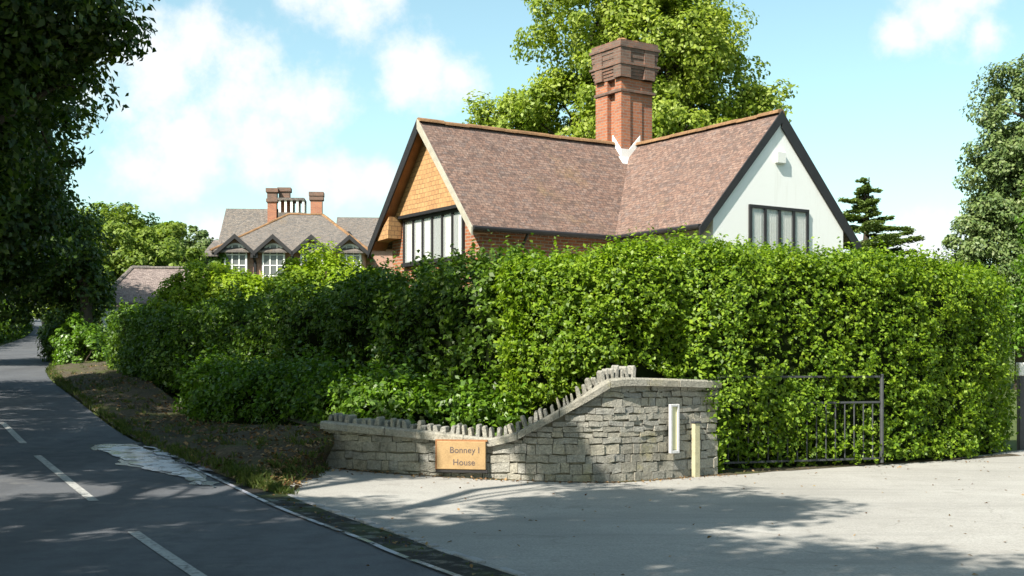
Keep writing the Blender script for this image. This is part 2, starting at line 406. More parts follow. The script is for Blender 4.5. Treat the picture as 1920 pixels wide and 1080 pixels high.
def drive_mat():
    m, t, b = mat('worn_tarmac', .9, .2); o = coord(t)
    n = noise(t, .45, 6, o, .65); n2 = noise(t, 45, 3, o, .8); n3 = noise(t, 2.2, 7, o, .7); n4 = noise(t, 9, 4, o, .7)
    col = ramp(t, n, [(.3, (.26, .252, .238)), (.5, (.3, .291, .276)), (.7, (.335, .327, .312))])
    col = mix(t, mrange(t, n3, .52, .72, 0, .55), col, (.235, .225, .212))
    col = mix(t, mrange(t, n4, .6, .75, 0, .45), col, (.17, .14, .11))
    col = mix(t, .8, col, ramp(t, n2, [(.3, (.68, .68, .68)), (.7, (1.3, 1.3, 1.28))]), 'MULTIPLY')
    mp_ = nd(t, 'ShaderNodeMapping'); mp_.inputs['Rotation'].default_value = (0, 0, -.55); mp_.inputs['Scale'].default_value = (.12, 1.1, 1); t.links.new(o, mp_.inputs['Vector'])
    n6 = noise(t, 1.0, 6, mp_.outputs[0], .65); col = mix(t, mrange(t, n6, .5, .68, 0, .45), col, (.2, .195, .185))
    n7 = noise(t, 1.3, 8, o, .8); col = mix(t, mrange(t, n7, .57, .63, 0, .35), col, (.19, .18, .165))
    # old joint cracks
    v = nd(t, 'ShaderNodeTexVoronoi', feature='DISTANCE_TO_EDGE'); v.inputs['Scale'].default_value = .33
    w_ = nd(t, 'ShaderNodeTexNoise'); w_.inputs['Scale'].default_value = 1.2; t.links.new(o, w_.inputs['Vector'])
    a_ = nd(t, 'ShaderNodeVectorMath', operation='ADD'); t.links.new(o, a_.inputs[0]); t.links.new(w_.outputs['Color'], a_.inputs[1]); t.links.new(a_.outputs[0], v.inputs['Vector'])
    col = mix(t, mrange(t, v.outputs[0], 0, .006, .22, 0), col, (.07, .06, .05))
    t.links.new(col, b.inputs['Base Color']); bump(t, b, n2, .5, .008); return m
def earth_mat():
    m, t, b = mat('leafy_earth', .95, .15); o = coord(t)
    n = noise(t, 1.2, 6, o, .65); n2 = noise(t, 16, 5, o, .75); n3 = noise(t, .7, 5, o)
    col = ramp(t, n2, [(.25, (.036, .031, .022)), (.5, (.078, .066, .046)), (.75, (.145, .125, .09))])
    col = mix(t, mrange(t, n, .5, .66, 0, .75), col, (.07, .085, .025))
    col = mix(t, mrange(t, n3, .55, .7, 0, .5), col, (.04, .035, .022))
    t.links.new(col, b.inputs['Base Color']); bump(t, b, n2, .9, .05); return m
def grass_mat():
    m, t, b = mat('meadow_ground', .95, .15); o = coord(t)
    n = noise(t, .3, 6, o); n2 = noise(t, 8, 4, o)
    t.links.new(mix(t, .5, ramp(t, n, [(.3, (.045, .07, .02)), (.7, (.09, .12, .035))]), ramp(t, n2, [(.3, (.04, .05, .02)), (.7, (.1, .12, .04))])), b.inputs['Base Color']); return m
M_asph, M_drive, M_earth, M_ground = asphalt(), drive_mat(), earth_mat(), grass_mat()
def worn_paint():
    m, t, b = mat('worn_road_paint', .7, .3); o = coord(t)
    n = noise(t, 18, 5, o, .75)
    t.links.new(ramp(t, n, [(.36, (.12, .12, .12)), (.52, (.36, .36, .35)), (.8, (.46, .46, .44))]), b.inputs['Base Color']); return m
M_paint = worn_paint()
def gutter_mat():
    m, t, b = mat('wet_mossy_gutter', .35, .5); o = coord(t)
    n = noise(t, 4, 6, o, .7); n2 = noise(t, 1.1, 4, o)
    col = ramp(t, n, [(.3, (.006, .006, .006)), (.6, (.016, .014, .011)), (.8, (.035, .029, .022))])
    col = mix(t, mrange(t, n2, .5, .62, 0, .8), col, (.03, .042, .008))
    t.links.new(col, b.inputs['Base Color']); t.links.new(mrange(t, n, .35, .55, .35, .85), b.inputs['Roughness']); b.inputs['Specular IOR Level'].default_value = .25; bump(t, b, n, .6, .04); return m
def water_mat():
    m, t, b = mat('sky_tinted_water', .16, .6); o = coord(t)
    n = noise(t, 2.2, 5, o); t.links.new(ramp(t, n, [(.35, (.32, .32, .38)), (.65, (.4, .4, .46))]), b.inputs['Base Color']); t.links.new(mrange(t, n, .4, .6, .12, .35), b.inputs['Roughness'])  # pale lavender base colour paints in the bright sky reflection
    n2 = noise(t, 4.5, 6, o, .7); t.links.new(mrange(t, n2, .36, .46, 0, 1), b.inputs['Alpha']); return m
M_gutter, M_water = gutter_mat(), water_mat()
M_wet = plain('wet_asphalt', (.03, .032, .038), .22, .5, .3, 3)
M_kerb = plain('pale_kerb_stone', (.27, .268, .28), .6, .4, .3, 5)
M_stone = None
def stone_mat():
    m, t, b = mat('lichened_limestone', .92, .2); o = coord(t); g = nd(t, 'ShaderNodeNewGeometry')
    col = ramp(t, g.outputs['Random Per Island'], [(0, (.29, .275, .24)), (.35, (.35, .335, .295)), (.6, (.32, .312, .29)), (.85, (.38, .35, .285)), (1, (.27, .267, .255))])
    n = noise(t, 6, 6, o, .7); n2 = noise(t, 35, 4, o, .75); n3 = noise(t, 2.2, 5, o, .7)
    col = mix(t, mrange(t, n, .55, .72, 0, .6), col, (.15, .15, .145))
    col = mix(t, mrange(t, n3, .56, .7, 0, .45), col, (.3, .27, .12))
    n4 = noise(t, .9, 6, o, .75); col = mix(t, mrange(t, n4, .48, .68, 0, .7), col, (.105, .1, .082))  # random grime and algae blotches, also deepening the wall's shade by colour
    n5 = noise(t, 9, 5, o, .8); col = mix(t, mrange(t, n5, .58, .68, 0, .6), col, (.42, .41, .36))
    col = mix(t, .8, col, ramp(t, n2, [(.3, (.58, .58, .57)), (.7, (1.35, 1.35, 1.33))]), 'MULTIPLY')
    t.links.new(col, b.inputs['Base Color']); bump(t, b, mix(t, .5, n2, noise(t, 14, 5, o, .7)), 1.0, .045); return m
M_stone = stone_mat()
M_mortar = plain('dirty_mortar', (.25, .23, .185), .95, .1, .3, 8)
M_brick = bricks('red_brick', (.36, .13, .06), (.24, .08, .045), (.3, .25, .2), dirtamt=.35)
M_brickc = bricks('chimney_brick', (.4, .15, .075), (.29, .1, .055), (.27, .2, .16), dirtamt=.25)
M_brickd = bricks('sooty_brick', (.2, .105, .075), (.12, .075, .06), (.16, .13, .11), dirt=(.09, .08, .07), dirtamt=.6)
M_tileh = bricks('hung_clay_tile', (.47, .28, .13), (.39, .215, .1), (.22, .13, .07), bw=.165, rh=.11, ms=.01, dirt=(.5, .3, .14), dirtamt=.5)
M_roof = rooftiles('plum_clay_tile', [(.105, .073, .064), (.145, .094, .078), (.17, .107, .086), (.195, .133, .11), (.135, .1, .092)])
M_roofg = rooftiles('grey_brown_tile', [(.095, .09, .088), (.125, .114, .108), (.15, .128, .112), (.165, .15, .14)], lich=.3)
M_roofp = rooftiles('faded_pinkish_tile', [(.14, .112, .106), (.19, .155, .147), (.23, .19, .178)])
M_ridge = plain('lichened_ridge_tile', (.2, .115, .06), .9, .2, .6, 2.2)
def render_mat():
    m, t, b = mat('white_render', .85, .2); o = coord(t); mp_ = nd(t, 'ShaderNodeMapping'); mp_.inputs['Scale'].default_value = (5, 5, .5); t.links.new(o, mp_.inputs['Vector'])
    n = noise(t, 1.2, 6, mp_.outputs[0], .65); n2 = noise(t, 1.0, 6, o, .7); n3 = noise(t, 40, 3, o)
    col = mix(t, mrange(t, n, .52, .72, 0, .35), (.77, .78, .77), (.6, .6, .56)); col = mix(t, mrange(t, n2, .5, .75, 0, .3), col, (.66, .66, .63))
    t.links.new(col, b.inputs['Base Color']); bump(t, b, n3, .3, .01); return m
M_render = render_mat()
M_black = plain('black_timber', (.018, .017, .019), .55, .4, .3, 5)
M_grime = plain('weathered_verge_board', (.36, .34, .28), .9, .2, .3, 6)
M_brown = plain('brown_soffit_timber', (.3, .14, .06), .7, .3, .3, 5)
M_lead = plain('whitewashed_flashing', (.72, .72, .71), .6, .3, .1, 4)
M_white = plain('white_paint', (.68, .68, .66), .5, .4, .05, 4)
M_gpaint = plain('grey_white_paint', (.5, .5, .51), .6, .3, .15, 8)
M_curt = plain('pale_curtain', (.66, .66, .62), .9, .1, .12, 7)
M_wood = plain('honey_oak_board', (.34, .225, .11), .6, .3, .25, 7)
M_yellow = plain('pale_yellow_post_paint', (.42, .39, .26), .85, .2, .3, 8)
M_cream = plain('cream_panel_board', (.68, .64, .4), .6, .3, .08, 4)
M_iron = plain('dull_grey_ironwork', (.045, .048, .055), .6, .5, .4, 9)
M_ink = plain('dark_lettering', (.09, .075, .08), .7, .2, .1, 4)
def glass_mat():
    m, t, b = mat('window_glass', .04, .8); b.inputs['Base Color'].default_value = (.6, .63, .63, 1)
    b.inputs['Transmission Weight'].default_value = .0; b.inputs['Alpha'].default_value = .3; return m
M_glass = glass_mat()
M_dark = plain('dark_room_interior', (.05, .05, .05), .95, .1, .2, 2)
M_bark = plain('grey_bark', (.06, .05, .038), .95, .1, .4, 5)
M_bark2 = plain('pale_bark', (.11, .095, .08), .95, .1, .4, 5)
M_hollow = plain('hedge_hollow_dark', (.012, .019, .006), .98, .05, .4, 9)  # near-black green so gaps between the leaves read as shade
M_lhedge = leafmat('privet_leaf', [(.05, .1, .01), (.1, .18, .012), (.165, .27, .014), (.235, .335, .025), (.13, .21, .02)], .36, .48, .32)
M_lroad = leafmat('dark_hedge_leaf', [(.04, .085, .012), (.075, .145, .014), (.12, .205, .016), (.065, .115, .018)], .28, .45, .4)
M_llow = leafmat('laurel_leaf', [(.05, .11, .012), (.08, .17, .012), (.13, .24, .016), (.06, .11, .014)], .3, .4, .45)
M_lball = leafmat('bright_shrub_leaf', [(.15, .24, .012), (.21, .31, .014), (.28, .37, .02)], .35, .5, .3)
M_lbig = leafmat('lime_tree_leaf', [(.11, .16, .02), (.18, .245, .026), (.25, .32, .045), (.33, .385, .09)], .38, .5, .3, .5)
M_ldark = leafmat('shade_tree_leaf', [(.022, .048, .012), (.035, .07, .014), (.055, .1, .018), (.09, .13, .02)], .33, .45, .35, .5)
M_lfar = leafmat('far_tree_leaf', [(.1, .155, .028), (.155, .22, .035), (.21, .27, .05)], .36, .55, .25, .4)
M_lgrey = leafmat('grey_evergreen_leaf', [(.055, .095, .032), (.1, .155, .045), (.14, .2, .058), (.18, .22, .1)], .22, .5, .35, .6, tcol=(1.2, 1.3, .8))
M_lced = leafmat('cedar_needle', [(.09, .14, .05), (.14, .2, .065), (.2, .26, .09)], .15, .6, .2, .6)
M_grassb = leafmat('verge_grass_blade', [(.045, .075, .018), (.075, .105, .025), (.11, .12, .04)], .3, .6, .2)
M_litter = leafmat('fallen_leaf', [(.13, .07, .03), (.24, .14, .07), (.33, .24, .13), (.18, .08, .05)], .1, .8, .15, tcol=(1.2, 1, .7))

# ------------------------------------------------------------------ the ground, lane, drive
def sheet(name, poly, m, dz, step=.6, zf=None, kind='structure'):
    poly = [Vector(p) for p in poly]; xs = [p.x for p in poly]; ys = [p.y for p in poly]
    pts = []; n0 = 0
    bpts = []
    for i, p in enumerate(poly):
        q = poly[(i + 1) % len(poly)]; k = max(1, int((q - p).length / step))
        bpts += [p.lerp(q, j / k) for j in range(k)]
    edges = [(i, (i + 1) % len(bpts)) for i in range(len(bpts))]
    pts = list(bpts); r = random.Random(3)
    for gx in np.arange(min(xs) + step / 2, max(xs), step):
        for gy in np.arange(min(ys) + step / 2, max(ys), step):
            pts.append(Vector((gx + r.uniform(-.1, .1) * step, gy + r.uniform(-.1, .1) * step)))
    V, E_, F_, *_r = geometry.delaunay_2d_cdt(pts, edges, [list(range(len(bpts)))], 1, 1e-5)
    zf = zf or (lambda x, y: hz(x, y))
    b = MB(); b.v = [(p.x, p.y, zf(p.x, p.y) + dz) for p in V]; b.f = [list(f) for f in F_]
    o = b.build(name, m, smooth=True); return tag(o, kind=kind)
def loft(name, A, B_, m, dz=0, K=6, prof=None, n=80, kind='structure', zfun=None, seed=0, rough=0.):
    a, c = catmull(A, n), catmull(B_, n); b = MB()
    for i in range(n):
        for j in range(K + 1):
            f = j / K; p = a[i] * (1 - f) + c[i] * f
            z = hz(p[0], p[1]) if len(p) < 3 else a[i][2] + (c[i][2] - a[i][2]) * (prof(f) if prof else f)
            if rough: z += rough * (vnoise(np.array([[p[0], p[1], 0.]]), 1.3, seed)[0] + .5 * vnoise(np.array([[p[0], p[1], 0.]]), 4, seed)[0] - .7) * min(1, 4 * f * (1 - f) + .1)
            b.v.append((p[0], p[1], z + dz))
    for i in range(n - 1):
        for j in range(K):
            k = i * (K + 1) + j; b.f.append([k, k + 1, k + K + 2, k + K + 1])
    me_o = b.build(name, m, smooth=True)
    if me_o.data.polygons[0].normal.z < 0: me_o.data.flip_normals()
    return tag(me_o, kind=kind)

gx = np.concatenate([np.linspace(-420, -40, 30), np.linspace(-39, 39, 79), np.linspace(40, 420, 30)])
gy = np.concatenate([np.linspace(-120, -11, 15), np.linspace(-10, 60, 71), np.linspace(63, 300, 60), np.linspace(320, 900, 15)])
XX, YY = np.meshgrid(gx, gy, indexing='ij'); ZZ = h(XX, YY) - .05
b = MB(); b.v = list(zip(XX.ravel(), YY.ravel(), ZZ.ravel())); ny = len(gy)
b.f = [[i * ny + j, (i + 1) * ny + j, (i + 1) * ny + j + 1, i * ny + j + 1] for i in range(len(gx) - 1) for j in range(ny - 1)]
tag(b.build('ground', M_ground, smooth=True), kind='structure')

RE = [(8.3, -7.1), (4.0, 1.4), (-.37, 9.91), (-1.29, 11.87), (-2.4, 14.04), (-4.01, 17.18), (-6.47, 21.56), (-9.71, 28.78), (-14.07, 38.8), (-17.03, 47.4), (-22.5, 65), (-41.5, 120), (-78, 220)]
LE = [(4.8, -8.9), (.5, -.4), (-3.85, 8.15), (-4.77, 10.1), (-5.9, 12.3), (-7.5, 15.4), (-10, 19.9), (-13.4, 27.2), (-17.6, 37.2), (-20.4, 46.6), (-25.6, 64.2), (-29.7, 77.5), (-36, 96), (-45.2, 119), (-82, 220)]
loft('road', LE, RE, M_asph, .0, 8, n=140)
def along(line, a, b_, n=40):
    P = catmull(line, 400); return P[int(a * 399):int(b_ * 399) + 1]
REs = catmull(RE, 600)
def offset(line, d):
    line = np.asarray(line); T = np.gradient(line, axis=0); T /= np.linalg.norm(T, axis=1)[:, None]
    return line + np.stack([T[:, 1], -T[:, 0]], 1) * d
near = REs[(REs[:, 1] > -7) & (REs[:, 1] < 21.0)]
near = near[::3]
def strip(name, line, d0, d1, m, dz, dz1=None, kind='structure'):
    a, c = offset(line, d0), offset(line, d1); b = MB()
    for p, q in zip(a, c): b.v += [(p[0], p[1], hz(*p) + dz), (q[0], q[1], hz(*q) + (dz if dz1 is None else dz1))]
    b.f = [[2 * i, 2 * i + 1, 2 * i + 3, 2 * i + 2] for i in range(len(a) - 1)]
    o = b.build(name, m)
    if o.data.polygons[0].normal.z < 0: o.data.flip_normals()
    return tag(o, kind=kind)
g_line = near[(near[:, 1] > 8.0)]
strip('gutter', g_line, -.1, .27, M_gutter, .012)
# pale edging stones either side of the channel
kb = MB(); r = random.Random(5); acc = offset(g_line, .31)
for i in range(len(acc) - 1):
    p, q = Vector(acc[i]), Vector(acc[i + 1]); d_ = (q - p); L_ = d_.length; a_ = math.atan2(d_.y, d_.x)
    if r.random() < .12: continue
    Mx = Matrix.Translation((*p, hz(*p))) @ Matrix.Rotation(a_, 4, 'Z')
    kb.box(.008, L_ - .008, -.045 + r.uniform(-.012, .012), .04 + r.uniform(-.012, .012), -.08, .025 + r.uniform(-.012, .012), Mx)
tag(kb.build('kerb_edging', M_kerb, bevel=.008), kind='structure')
wl = near[(near[:, 1] > 8.5) & (near[:, 1] < 18.5)]
strip('gutter_water', wl, -.16, -.1, M_water, .016)  # wet line with the same painted sky sheen as the puddle
# puddle along the lane edge
def GP(px, py):
    dx, dz = (px - 960) / 2400, (690 - py) / 2400; t = 3.0
    while CAM_Z + dz * t > hz(dx * t, t): t += .02
    return dx * t, t
def ragged(poly, amp, seed, k=9):
    out = []; P_ = np.array(poly, float); nP = len(P_)
    for i in range(nP):
        for j in range(k): out.append(P_[i] + (P_[(i + 1) % nP] - P_[i]) * j / k)
    out = np.array(out); q = np.column_stack([out, np.zeros(len(out))])
    return [tuple(a) for a in out + amp * np.column_stack([vnoise(q, 3.1, seed) - .5 + .6 * (vnoise(q, 9, seed + 2) - .5), vnoise(q, 3.3, seed + 1) - .5 + .6 * (vnoise(q, 8, seed + 3) - .5)])]
pud = [GP(*p) for p in [(178, 838), (215, 836), (262, 838), (300, 852), (345, 876), (392, 903), (384, 911), (352, 901), (325, 893), (290, 884), (262, 875), (236, 872), (222, 862)]]
sheet('wet_road', ragged(pud, .15, 7) if 0 else ragged([(np.mean([p[0] for p in pud]) + (p[0] - np.mean([q[0] for q in pud])) * 1.12, np.mean([p[1] for p in pud]) + (p[1] - np.mean([q[1] for q in pud])) * 1.12) for p in pud], .3, 7), M_wet, .008, .25)
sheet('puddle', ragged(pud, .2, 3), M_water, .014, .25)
pud2 = [GP(*p) for p in [(272, 838), (300, 843), (345, 862), (400, 884), (400, 889), (350, 873), (300, 853)]]
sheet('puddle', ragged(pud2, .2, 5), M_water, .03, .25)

# broken centre line
cl0, cl1 = np.array([-2.4, 9.77]), np.array([-9.35, 23.5]); cd = (cl1 - cl0) / np.linalg.norm(cl1 - cl0); cn = np.array([cd[1], -cd[0]])
for pa, pb in (((372, 1082), (250, 998)), ((176, 940), (70, 855)), ((44, 832), (5, 793))):
    A_, B_ = np.array(GP(*pa)), np.array(GP(*pb))
    if pa[0] > 300: A_ = A_ - cd * 1.5
    b = MB()
    for i in range(13):
        p = A_ + (B_ - A_) * i / 12
        for s_ in (-.055, .055): b.v.append((*(p + cn * s_), hz(*(p + cn * s_)) + .006))
    b.f = [[2 * i, 2 * i + 1, 2 * i + 3, 2 * i + 2] for i in range(12)]
    o = b.build('road_marking', M_paint)
    if o.data.polygons[0].normal.z < 0: o.data.flip_normals()
    tag(o, kind='structure')
for k in range(3):
    A_ = cl1 + cd * (2.1 + 6 * k) + np.array([.12 * k * k, 0]); b = MB()
    for i in range(9):
        p = A_ + cd * i * .5
        for s_ in (-.055, .055): b.v.append((*(p + cn * s_), hz(*(p + cn * s_)) + .006))
    b.f = [[2 * i, 2 * i + 1, 2 * i + 3, 2 * i + 2] for i in range(8)]
    o = b.build('road_marking', M_paint)
    if o.data.polygons[0].normal.z < 0: o.data.flip_normals()
    tag(o, kind='structure')

WALL = [(-2.68, 18.15), (-1.92, 17.75), (-1.02, 17.44), (-.29, 17.28), (.57, 17.12), (1.36, 17.2), (2.47, 17.95), (2.95, 18.35)]
drv = [tuple(p) for p in offset(near[near[:, 1] < 15.4], .3)] + [(-2.75, 18.35), (-1.9, 17.95), (-1, 17.64), (0, 17.5), (1.3, 17.4), (2.4, 18.15), (2.9, 18.9), (5.6, 20.3), (7.5, 21.6), (9.4, 23.5), (13, 26), (22, 31), (40, 40), (40, -7.1)]
sheet('driveway', drv, M_drive, .004, .7)

# verge between the lane and the hedges
EV = [(-2.3, 15.0), (-3.0, 15.5), (-3.95, 17.1), (-6.42, 21.56), (-9.66, 28.78), (-14.02, 38.8), (-16.98, 47.4), (-22.4, 65), (-41.4, 120)]
HV = [(-2.0, 17.5), (-2.6, 18.0), (-2.72, 18.45), (-5.75, 24.3), (-8.6, 31), (-11.6, 39), (-14.5, 47), (-19.5, 64), (-38, 119)]
hb = [-.02, .22, .72, .62, 1.15, 1.6, 2.1, 3.0, 5.9]
EV3 = [(*p, hz(*p) + (-.06 if i == 0 else .02)) for i, p in enumerate(EV)]; HV3 = [(*p, z) for p, z in zip(HV, hb)]
pf = lambda f: .35 * min(1, f * 5) ** .6 + .65 * f ** 1.3
loft('verge', EV3, HV3, M_earth, 0, 16, pf, 150, seed=4, rough=.16)
# soil held behind the wall
loft('bed_soil', [(-2.75, 18.35, .72), (-1.9, 17.95, .66), (-1, 17.64, .62), (0, 17.45, .6), (1.3, 17.4, .8), (2.4, 18.1, .9)],
     [(-4, 22, .75), (-2.5, 21, .75), (-1, 20, .75), (0, 19.5, .75), (1.8, 19.4, .8), (3.1, 19.6, .6)], M_earth, 0, 5, None, 40)
VA, VB = catmull(EV3, 300), catmull(HV3, 300)
def verge_pt(r, i0, i1, f0, f1):
    i = r.integers(i0, i1); f = r.uniform(f0, f1); p = VA[i] * (1 - f) + VB[i] * f
    return np.array([p[0], p[1], VA[i][2] + (VB[i][2] - VA[i][2]) * pf(f)])
r = np.random.default_rng(11)
def tufts(name, pts, hgt, per, m, seed, label):
    r = np.random.default_rng(seed); P = []; V = []
    for p in pts:
        k = per; a = r.uniform(0, 2 * math.pi, k); rad = r.uniform(0, .1, k); hh = hgt * r.uniform(.4, 1.2, k)
        lean = r.normal(0, .35, (k, 2)) * hh[:, None]
        base = np.stack([p[0] + rad * np.cos(a), p[1] + rad * np.sin(a), np.full(k, p[2] - .02)], 1)
        wv = np.stack([np.cos(a + 1.3), np.sin(a + 1.3), 0 * a], 1) * .008
        tip = base + np.stack([lean[:, 0], lean[:, 1], hh], 1); midp = base + np.stack([lean[:, 0] * .35, lean[:, 1] * .35, hh * .6], 1)
        V.append(np.stack([base - wv, base + wv, midp + wv * .8, tip], 1)); V.append(np.stack([base - wv, midp + wv * .8, tip, midp - wv * .8], 1)) if 0 else None
    V = np.concatenate(V); n = len(V); me = bpy.data.meshes.new(name)
    me.vertices.add(4 * n); me.vertices.foreach_set('co', V.reshape(-1).astype(np.float32)); me.loops.add(4 * n)
    me.loops.foreach_set('vertex_index', np.arange(4 * n, dtype=np.int32)); me.polygons.add(n)
    me.polygons.foreach_set('loop_start', np.arange(0, 4 * n, 4, dtype=np.int32)); me.polygons.foreach_set('loop_total', np.full(n, 4, np.int32)); me.update(calc_edges=True)
    return tag(link(name, me, m), label, 'grass', kind='stuff')
pts = [verge_pt(r, 20, 230, 0, .1) for _ in range(430)] + [verge_pt(r, 30, 240, .1, .95) for _ in range(240)]
tufts('verge_grass', pts, .1, 16, M_grassb, 3, 'thin grass tufts along the edge of the brown verge')
P = np.array([verge_pt(r, 2, 200, .0, 1) + [0, 0, .015] for _ in range(2600)])
o = tag(link('fallen_leaves', leaf_mesh('fallen_leaves', P, np.tile([0, 0, 1.], (len(P), 1)), .07, .6, .35, 0, seed=2), M_litter), 'brown fallen leaves scattered over the shaded verge', 'leaf litter', kind='stuff')
gl = offset(g_line, .1); P = []
for _ in range(50):
    i = r.integers(0, len(gl)); P.append([gl[i][0] + r.normal(0, .12), gl[i][1] + r.normal(0, .12), hz(*gl[i]) + .025])
for _ in range(150):
    x_, y_ = r.uniform(-1.5, 9), r.uniform(9, 20); P.append([x_, y_, hz(x_, y_) + .012])
P = [p for p in P if p[0] > -4.2]
tag(link('drive_leaves', leaf_mesh('drive_leaves', np.array(P), np.tile([0, 0, 1.], (len(P), 1)), .045, .6, .3, 0, seed=8), M_litter), 'small dead leaves and bits lying on the drive and gutter', 'leaf litter', kind='stuff')
mp = [(gl[i][0] + r.normal(0, .05), gl[i][1] + r.normal(0, .05), hz(*gl[i]) + .01) for i in r.integers(0, len(gl), 40)]
tufts('gutter_moss', mp, .035, 14, M_grassb, 6, 'short green moss and weeds growing along the gutter')

# ------------------------------------------------------------------ the lodge
ZB = .5
lodge = thing('lodge_house', 'red brick lodge with plum tiled roofs meeting at a tall chimney behind the hedge', 'house', (3.107, 33.52, ZB), math.atan2(AX.y, AX.x))
RZ, EZ, HWD, LA, LB = 7.4, 4.7, 2.4, 6.366, 5.42
K_ = (RZ - EZ) / HWD
class HB(MB):
    def build(s, *a, **k):
        s.v = [(x, y, z - ZB) for x, y, z in s.v]; return MB.build(s, *a, **k)
def rz(d): return RZ - K_ * abs(d)
rf = HB(); th = (0, 0, -.1)
rf.prism([(-LA, -HWD, EZ), (-HWD, -HWD, EZ), (0, 0, RZ), (-LA, 0, RZ)], th)
rf.prism([(-HWD, -HWD, EZ), (-HWD, -LB, EZ), (0, -LB, RZ), (0, 0, RZ)], th)
rf.prism([(-LA, 0, RZ), (0, 0, RZ), (HWD, HWD, EZ), (-LA, HWD, EZ)], th)
rf.prism([(0, -LB, RZ), (HWD, -LB, EZ), (HWD, HWD, EZ), (0, 0, RZ)], th)
roof = rf.build('roof', M_roof, lodge)
def ridge(parent, p0, p1, m=M_ridge, rad=.1, cls=HB, tl=.32):
    b = cls(); p0, p1 = Vector(p0), Vector(p1); d_ = (p1 - p0); L_ = d_.length; d_.normalize(); sd_ = d_.cross(Vector((0, 0, 1))).normalized(); up = sd_.cross(d_)
    n = int(L_ / tl); rr = random.Random(2)
    for i in range(n):
        a = p0 + d_ * (L_ * i / n); c = p0 + d_ * (L_ * (i + 1) / n - .006); e = rr.uniform(-.008, .012)
        pr = [(math.cos(t_) * rad * 1.15, math.sin(t_) * rad + e) for t_ in [math.pi * q / 6 for q in range(7)]]
        A_ = [a + sd_ * u_ + up * (v_ - .035) for u_, v_ in pr]; B_ = [c + sd_ * u_ + up * (v_ - .035) for u_, v_ in pr]
        for q in range(6): b.face([A_[q], B_[q], B_[q + 1], A_[q + 1]])
        b.face(A_[::-1]); b.face(B_)
    return b.build('ridge_tiles', m, parent, smooth=False)
ridge(roof, (-LA, 0, RZ), (-.3, 0, RZ)); ridge(roof, (0, -LB, RZ), (0, -.3, RZ))
# walls: brick wing and rendered wing
wx0 = -LA + .42
wb = HB(); ww = 2.05
def gable_wall(b, x, thick, z0, zc=None):
    ze = rz(ww) - .12; poly = [(x, ww, z0), (x, -ww, z0), (x, -ww, ze), (x, 0, RZ - .14), (x, ww, ze)]
    b.prism(poly, (thick, 0, 0))
gable_wall(wb, wx0, .25, ZB)
ze = rz(ww) - .12
wb.box(wx0 + .252, -ww, -ww, -ww + .25, ZB, ze); wb.box(wx0 + .252, ww, ww - .25, ww, ZB, ze)
wb.build('brick_wall', M_brick, lodge)
rb = HB(); ry0 = -LB + .02
rb.prism([(-ww, ry0, ZB), (ww, ry0, ZB), (ww, ry0, ze), (0, ry0, RZ - .14), (-ww, ry0, ze)], (0, .25, 0))
rb.box(-ww, -ww + .25, ry0 + .252, -ww - .002, ZB, ze); rb.box(ww - .25, ww, ry0 + .252, ww - .252, ZB, ze)
rb.build('rendered_wall', M_render, lodge)
# tile-hung triangle over the left gable window
zt = 5.32; hw = (RZ - .2 - zt) / K_
th_ = HB(); xg = wx0 - .14
th_.prism([(xg, hw, zt), (xg, -hw, zt), (xg, 0, RZ - .16)], (.138, 0, 0)); th_.build('tile_hung_gable', M_tileh, lodge)
bm_ = HB(); bm_.box(xg - .02, wx0 - .002, -hw - .03, hw + .03, zt - .075, zt - .003); bm_.build('gable_beam', M_black, lodge)
# bargeboards
def barge(p_ridge, p_eave, nrm, dep, thick, m, name, out=.0):
    b = HB(); a, c = Vector(p_ridge), Vector(p_eave); n_ = Vector(nrm); dn = Vector((0, 0, -dep))
    a0, c0 = a - n_ * .002 + n_ * out, c - n_ * .002 + n_ * out
    poly = [a0, c0, c0 + dn * .9, a0 + dn * 1.12]
    nn_ = (poly[1] - poly[0]).cross(poly[2] - poly[0])
    if nn_.dot(n_) < 0: poly = poly[::-1]
    b.prism(poly, n_ * -thick); return b.build(name, m, lodge)
X1 = -LA - .045
eL = (0, HWD + .12, EZ - .13)
barge((X1, 0, RZ + .03), (X1, HWD + .1, rz(HWD + .1) + .03), (-1, 0, 0), .3, .04, M_black, 'bargeboard')
tag(barge((X1, 0, RZ + .03), (X1, -HWD - .04, rz(HWD + .04) + .03), (-1, 0, 0), .2, .04, M_grime, 'bargeboard'), 'weathered pale bargeboard')
Y1 = -LB - .042
barge((0, Y1, RZ + .03), (-HWD - .08, Y1, rz(HWD + .08) + .03), (0, -1, 0), .24, .04, M_black, 'bargeboard')
barge((0, Y1, RZ + .03), (HWD + .22, Y1, rz(HWD + .22) + .06), (0, -1, 0), .36, .04, M_black, 'bargeboard')
# sloping soffit under the left gable overhang
for s_ in (1, -1):
    b = HB(); a, c = Vector((-LA + .005, 0, RZ - .13)), Vector((-LA + .005, s_ * HWD, EZ - .13))
    poly = [a, c, c + Vector((.41, 0, 0)), a + Vector((.41, 0, 0))]
    b.prism(poly, (0, 0, -.03)); b.build('soffit', M_brown, lodge)
b = HB(); b.prism([(-LA + .03, 1.5, 5.3), (-LA + .03, 1.56, 4.78), (-LA + .03, 2.26, 4.74)], (.36, 0, 0)); b.build('eave_box', M_tileh, lodge)
# eaves gutters
for pts in ([(-LA, -HWD - .05, EZ - .03), (-HWD - .02, -HWD - .05, EZ - .03)], [(-HWD - .05, -HWD - .02, EZ - .03), (-HWD - .05, -LB, EZ - .03)], [(HWD + .05, -LB, EZ - .03), (HWD + .05, HWD, EZ - .03)]):
    HB().tube(pts, .055, 8).build('rain_gutter', M_black, lodge)
HB().tube([(-4.9, -HWD - .02, EZ - .07), (-4.9, -ww - .07, EZ - .45), (-4.9, -ww - .07, ZB)], .035, 8).build('downpipe', M_black, lodge)
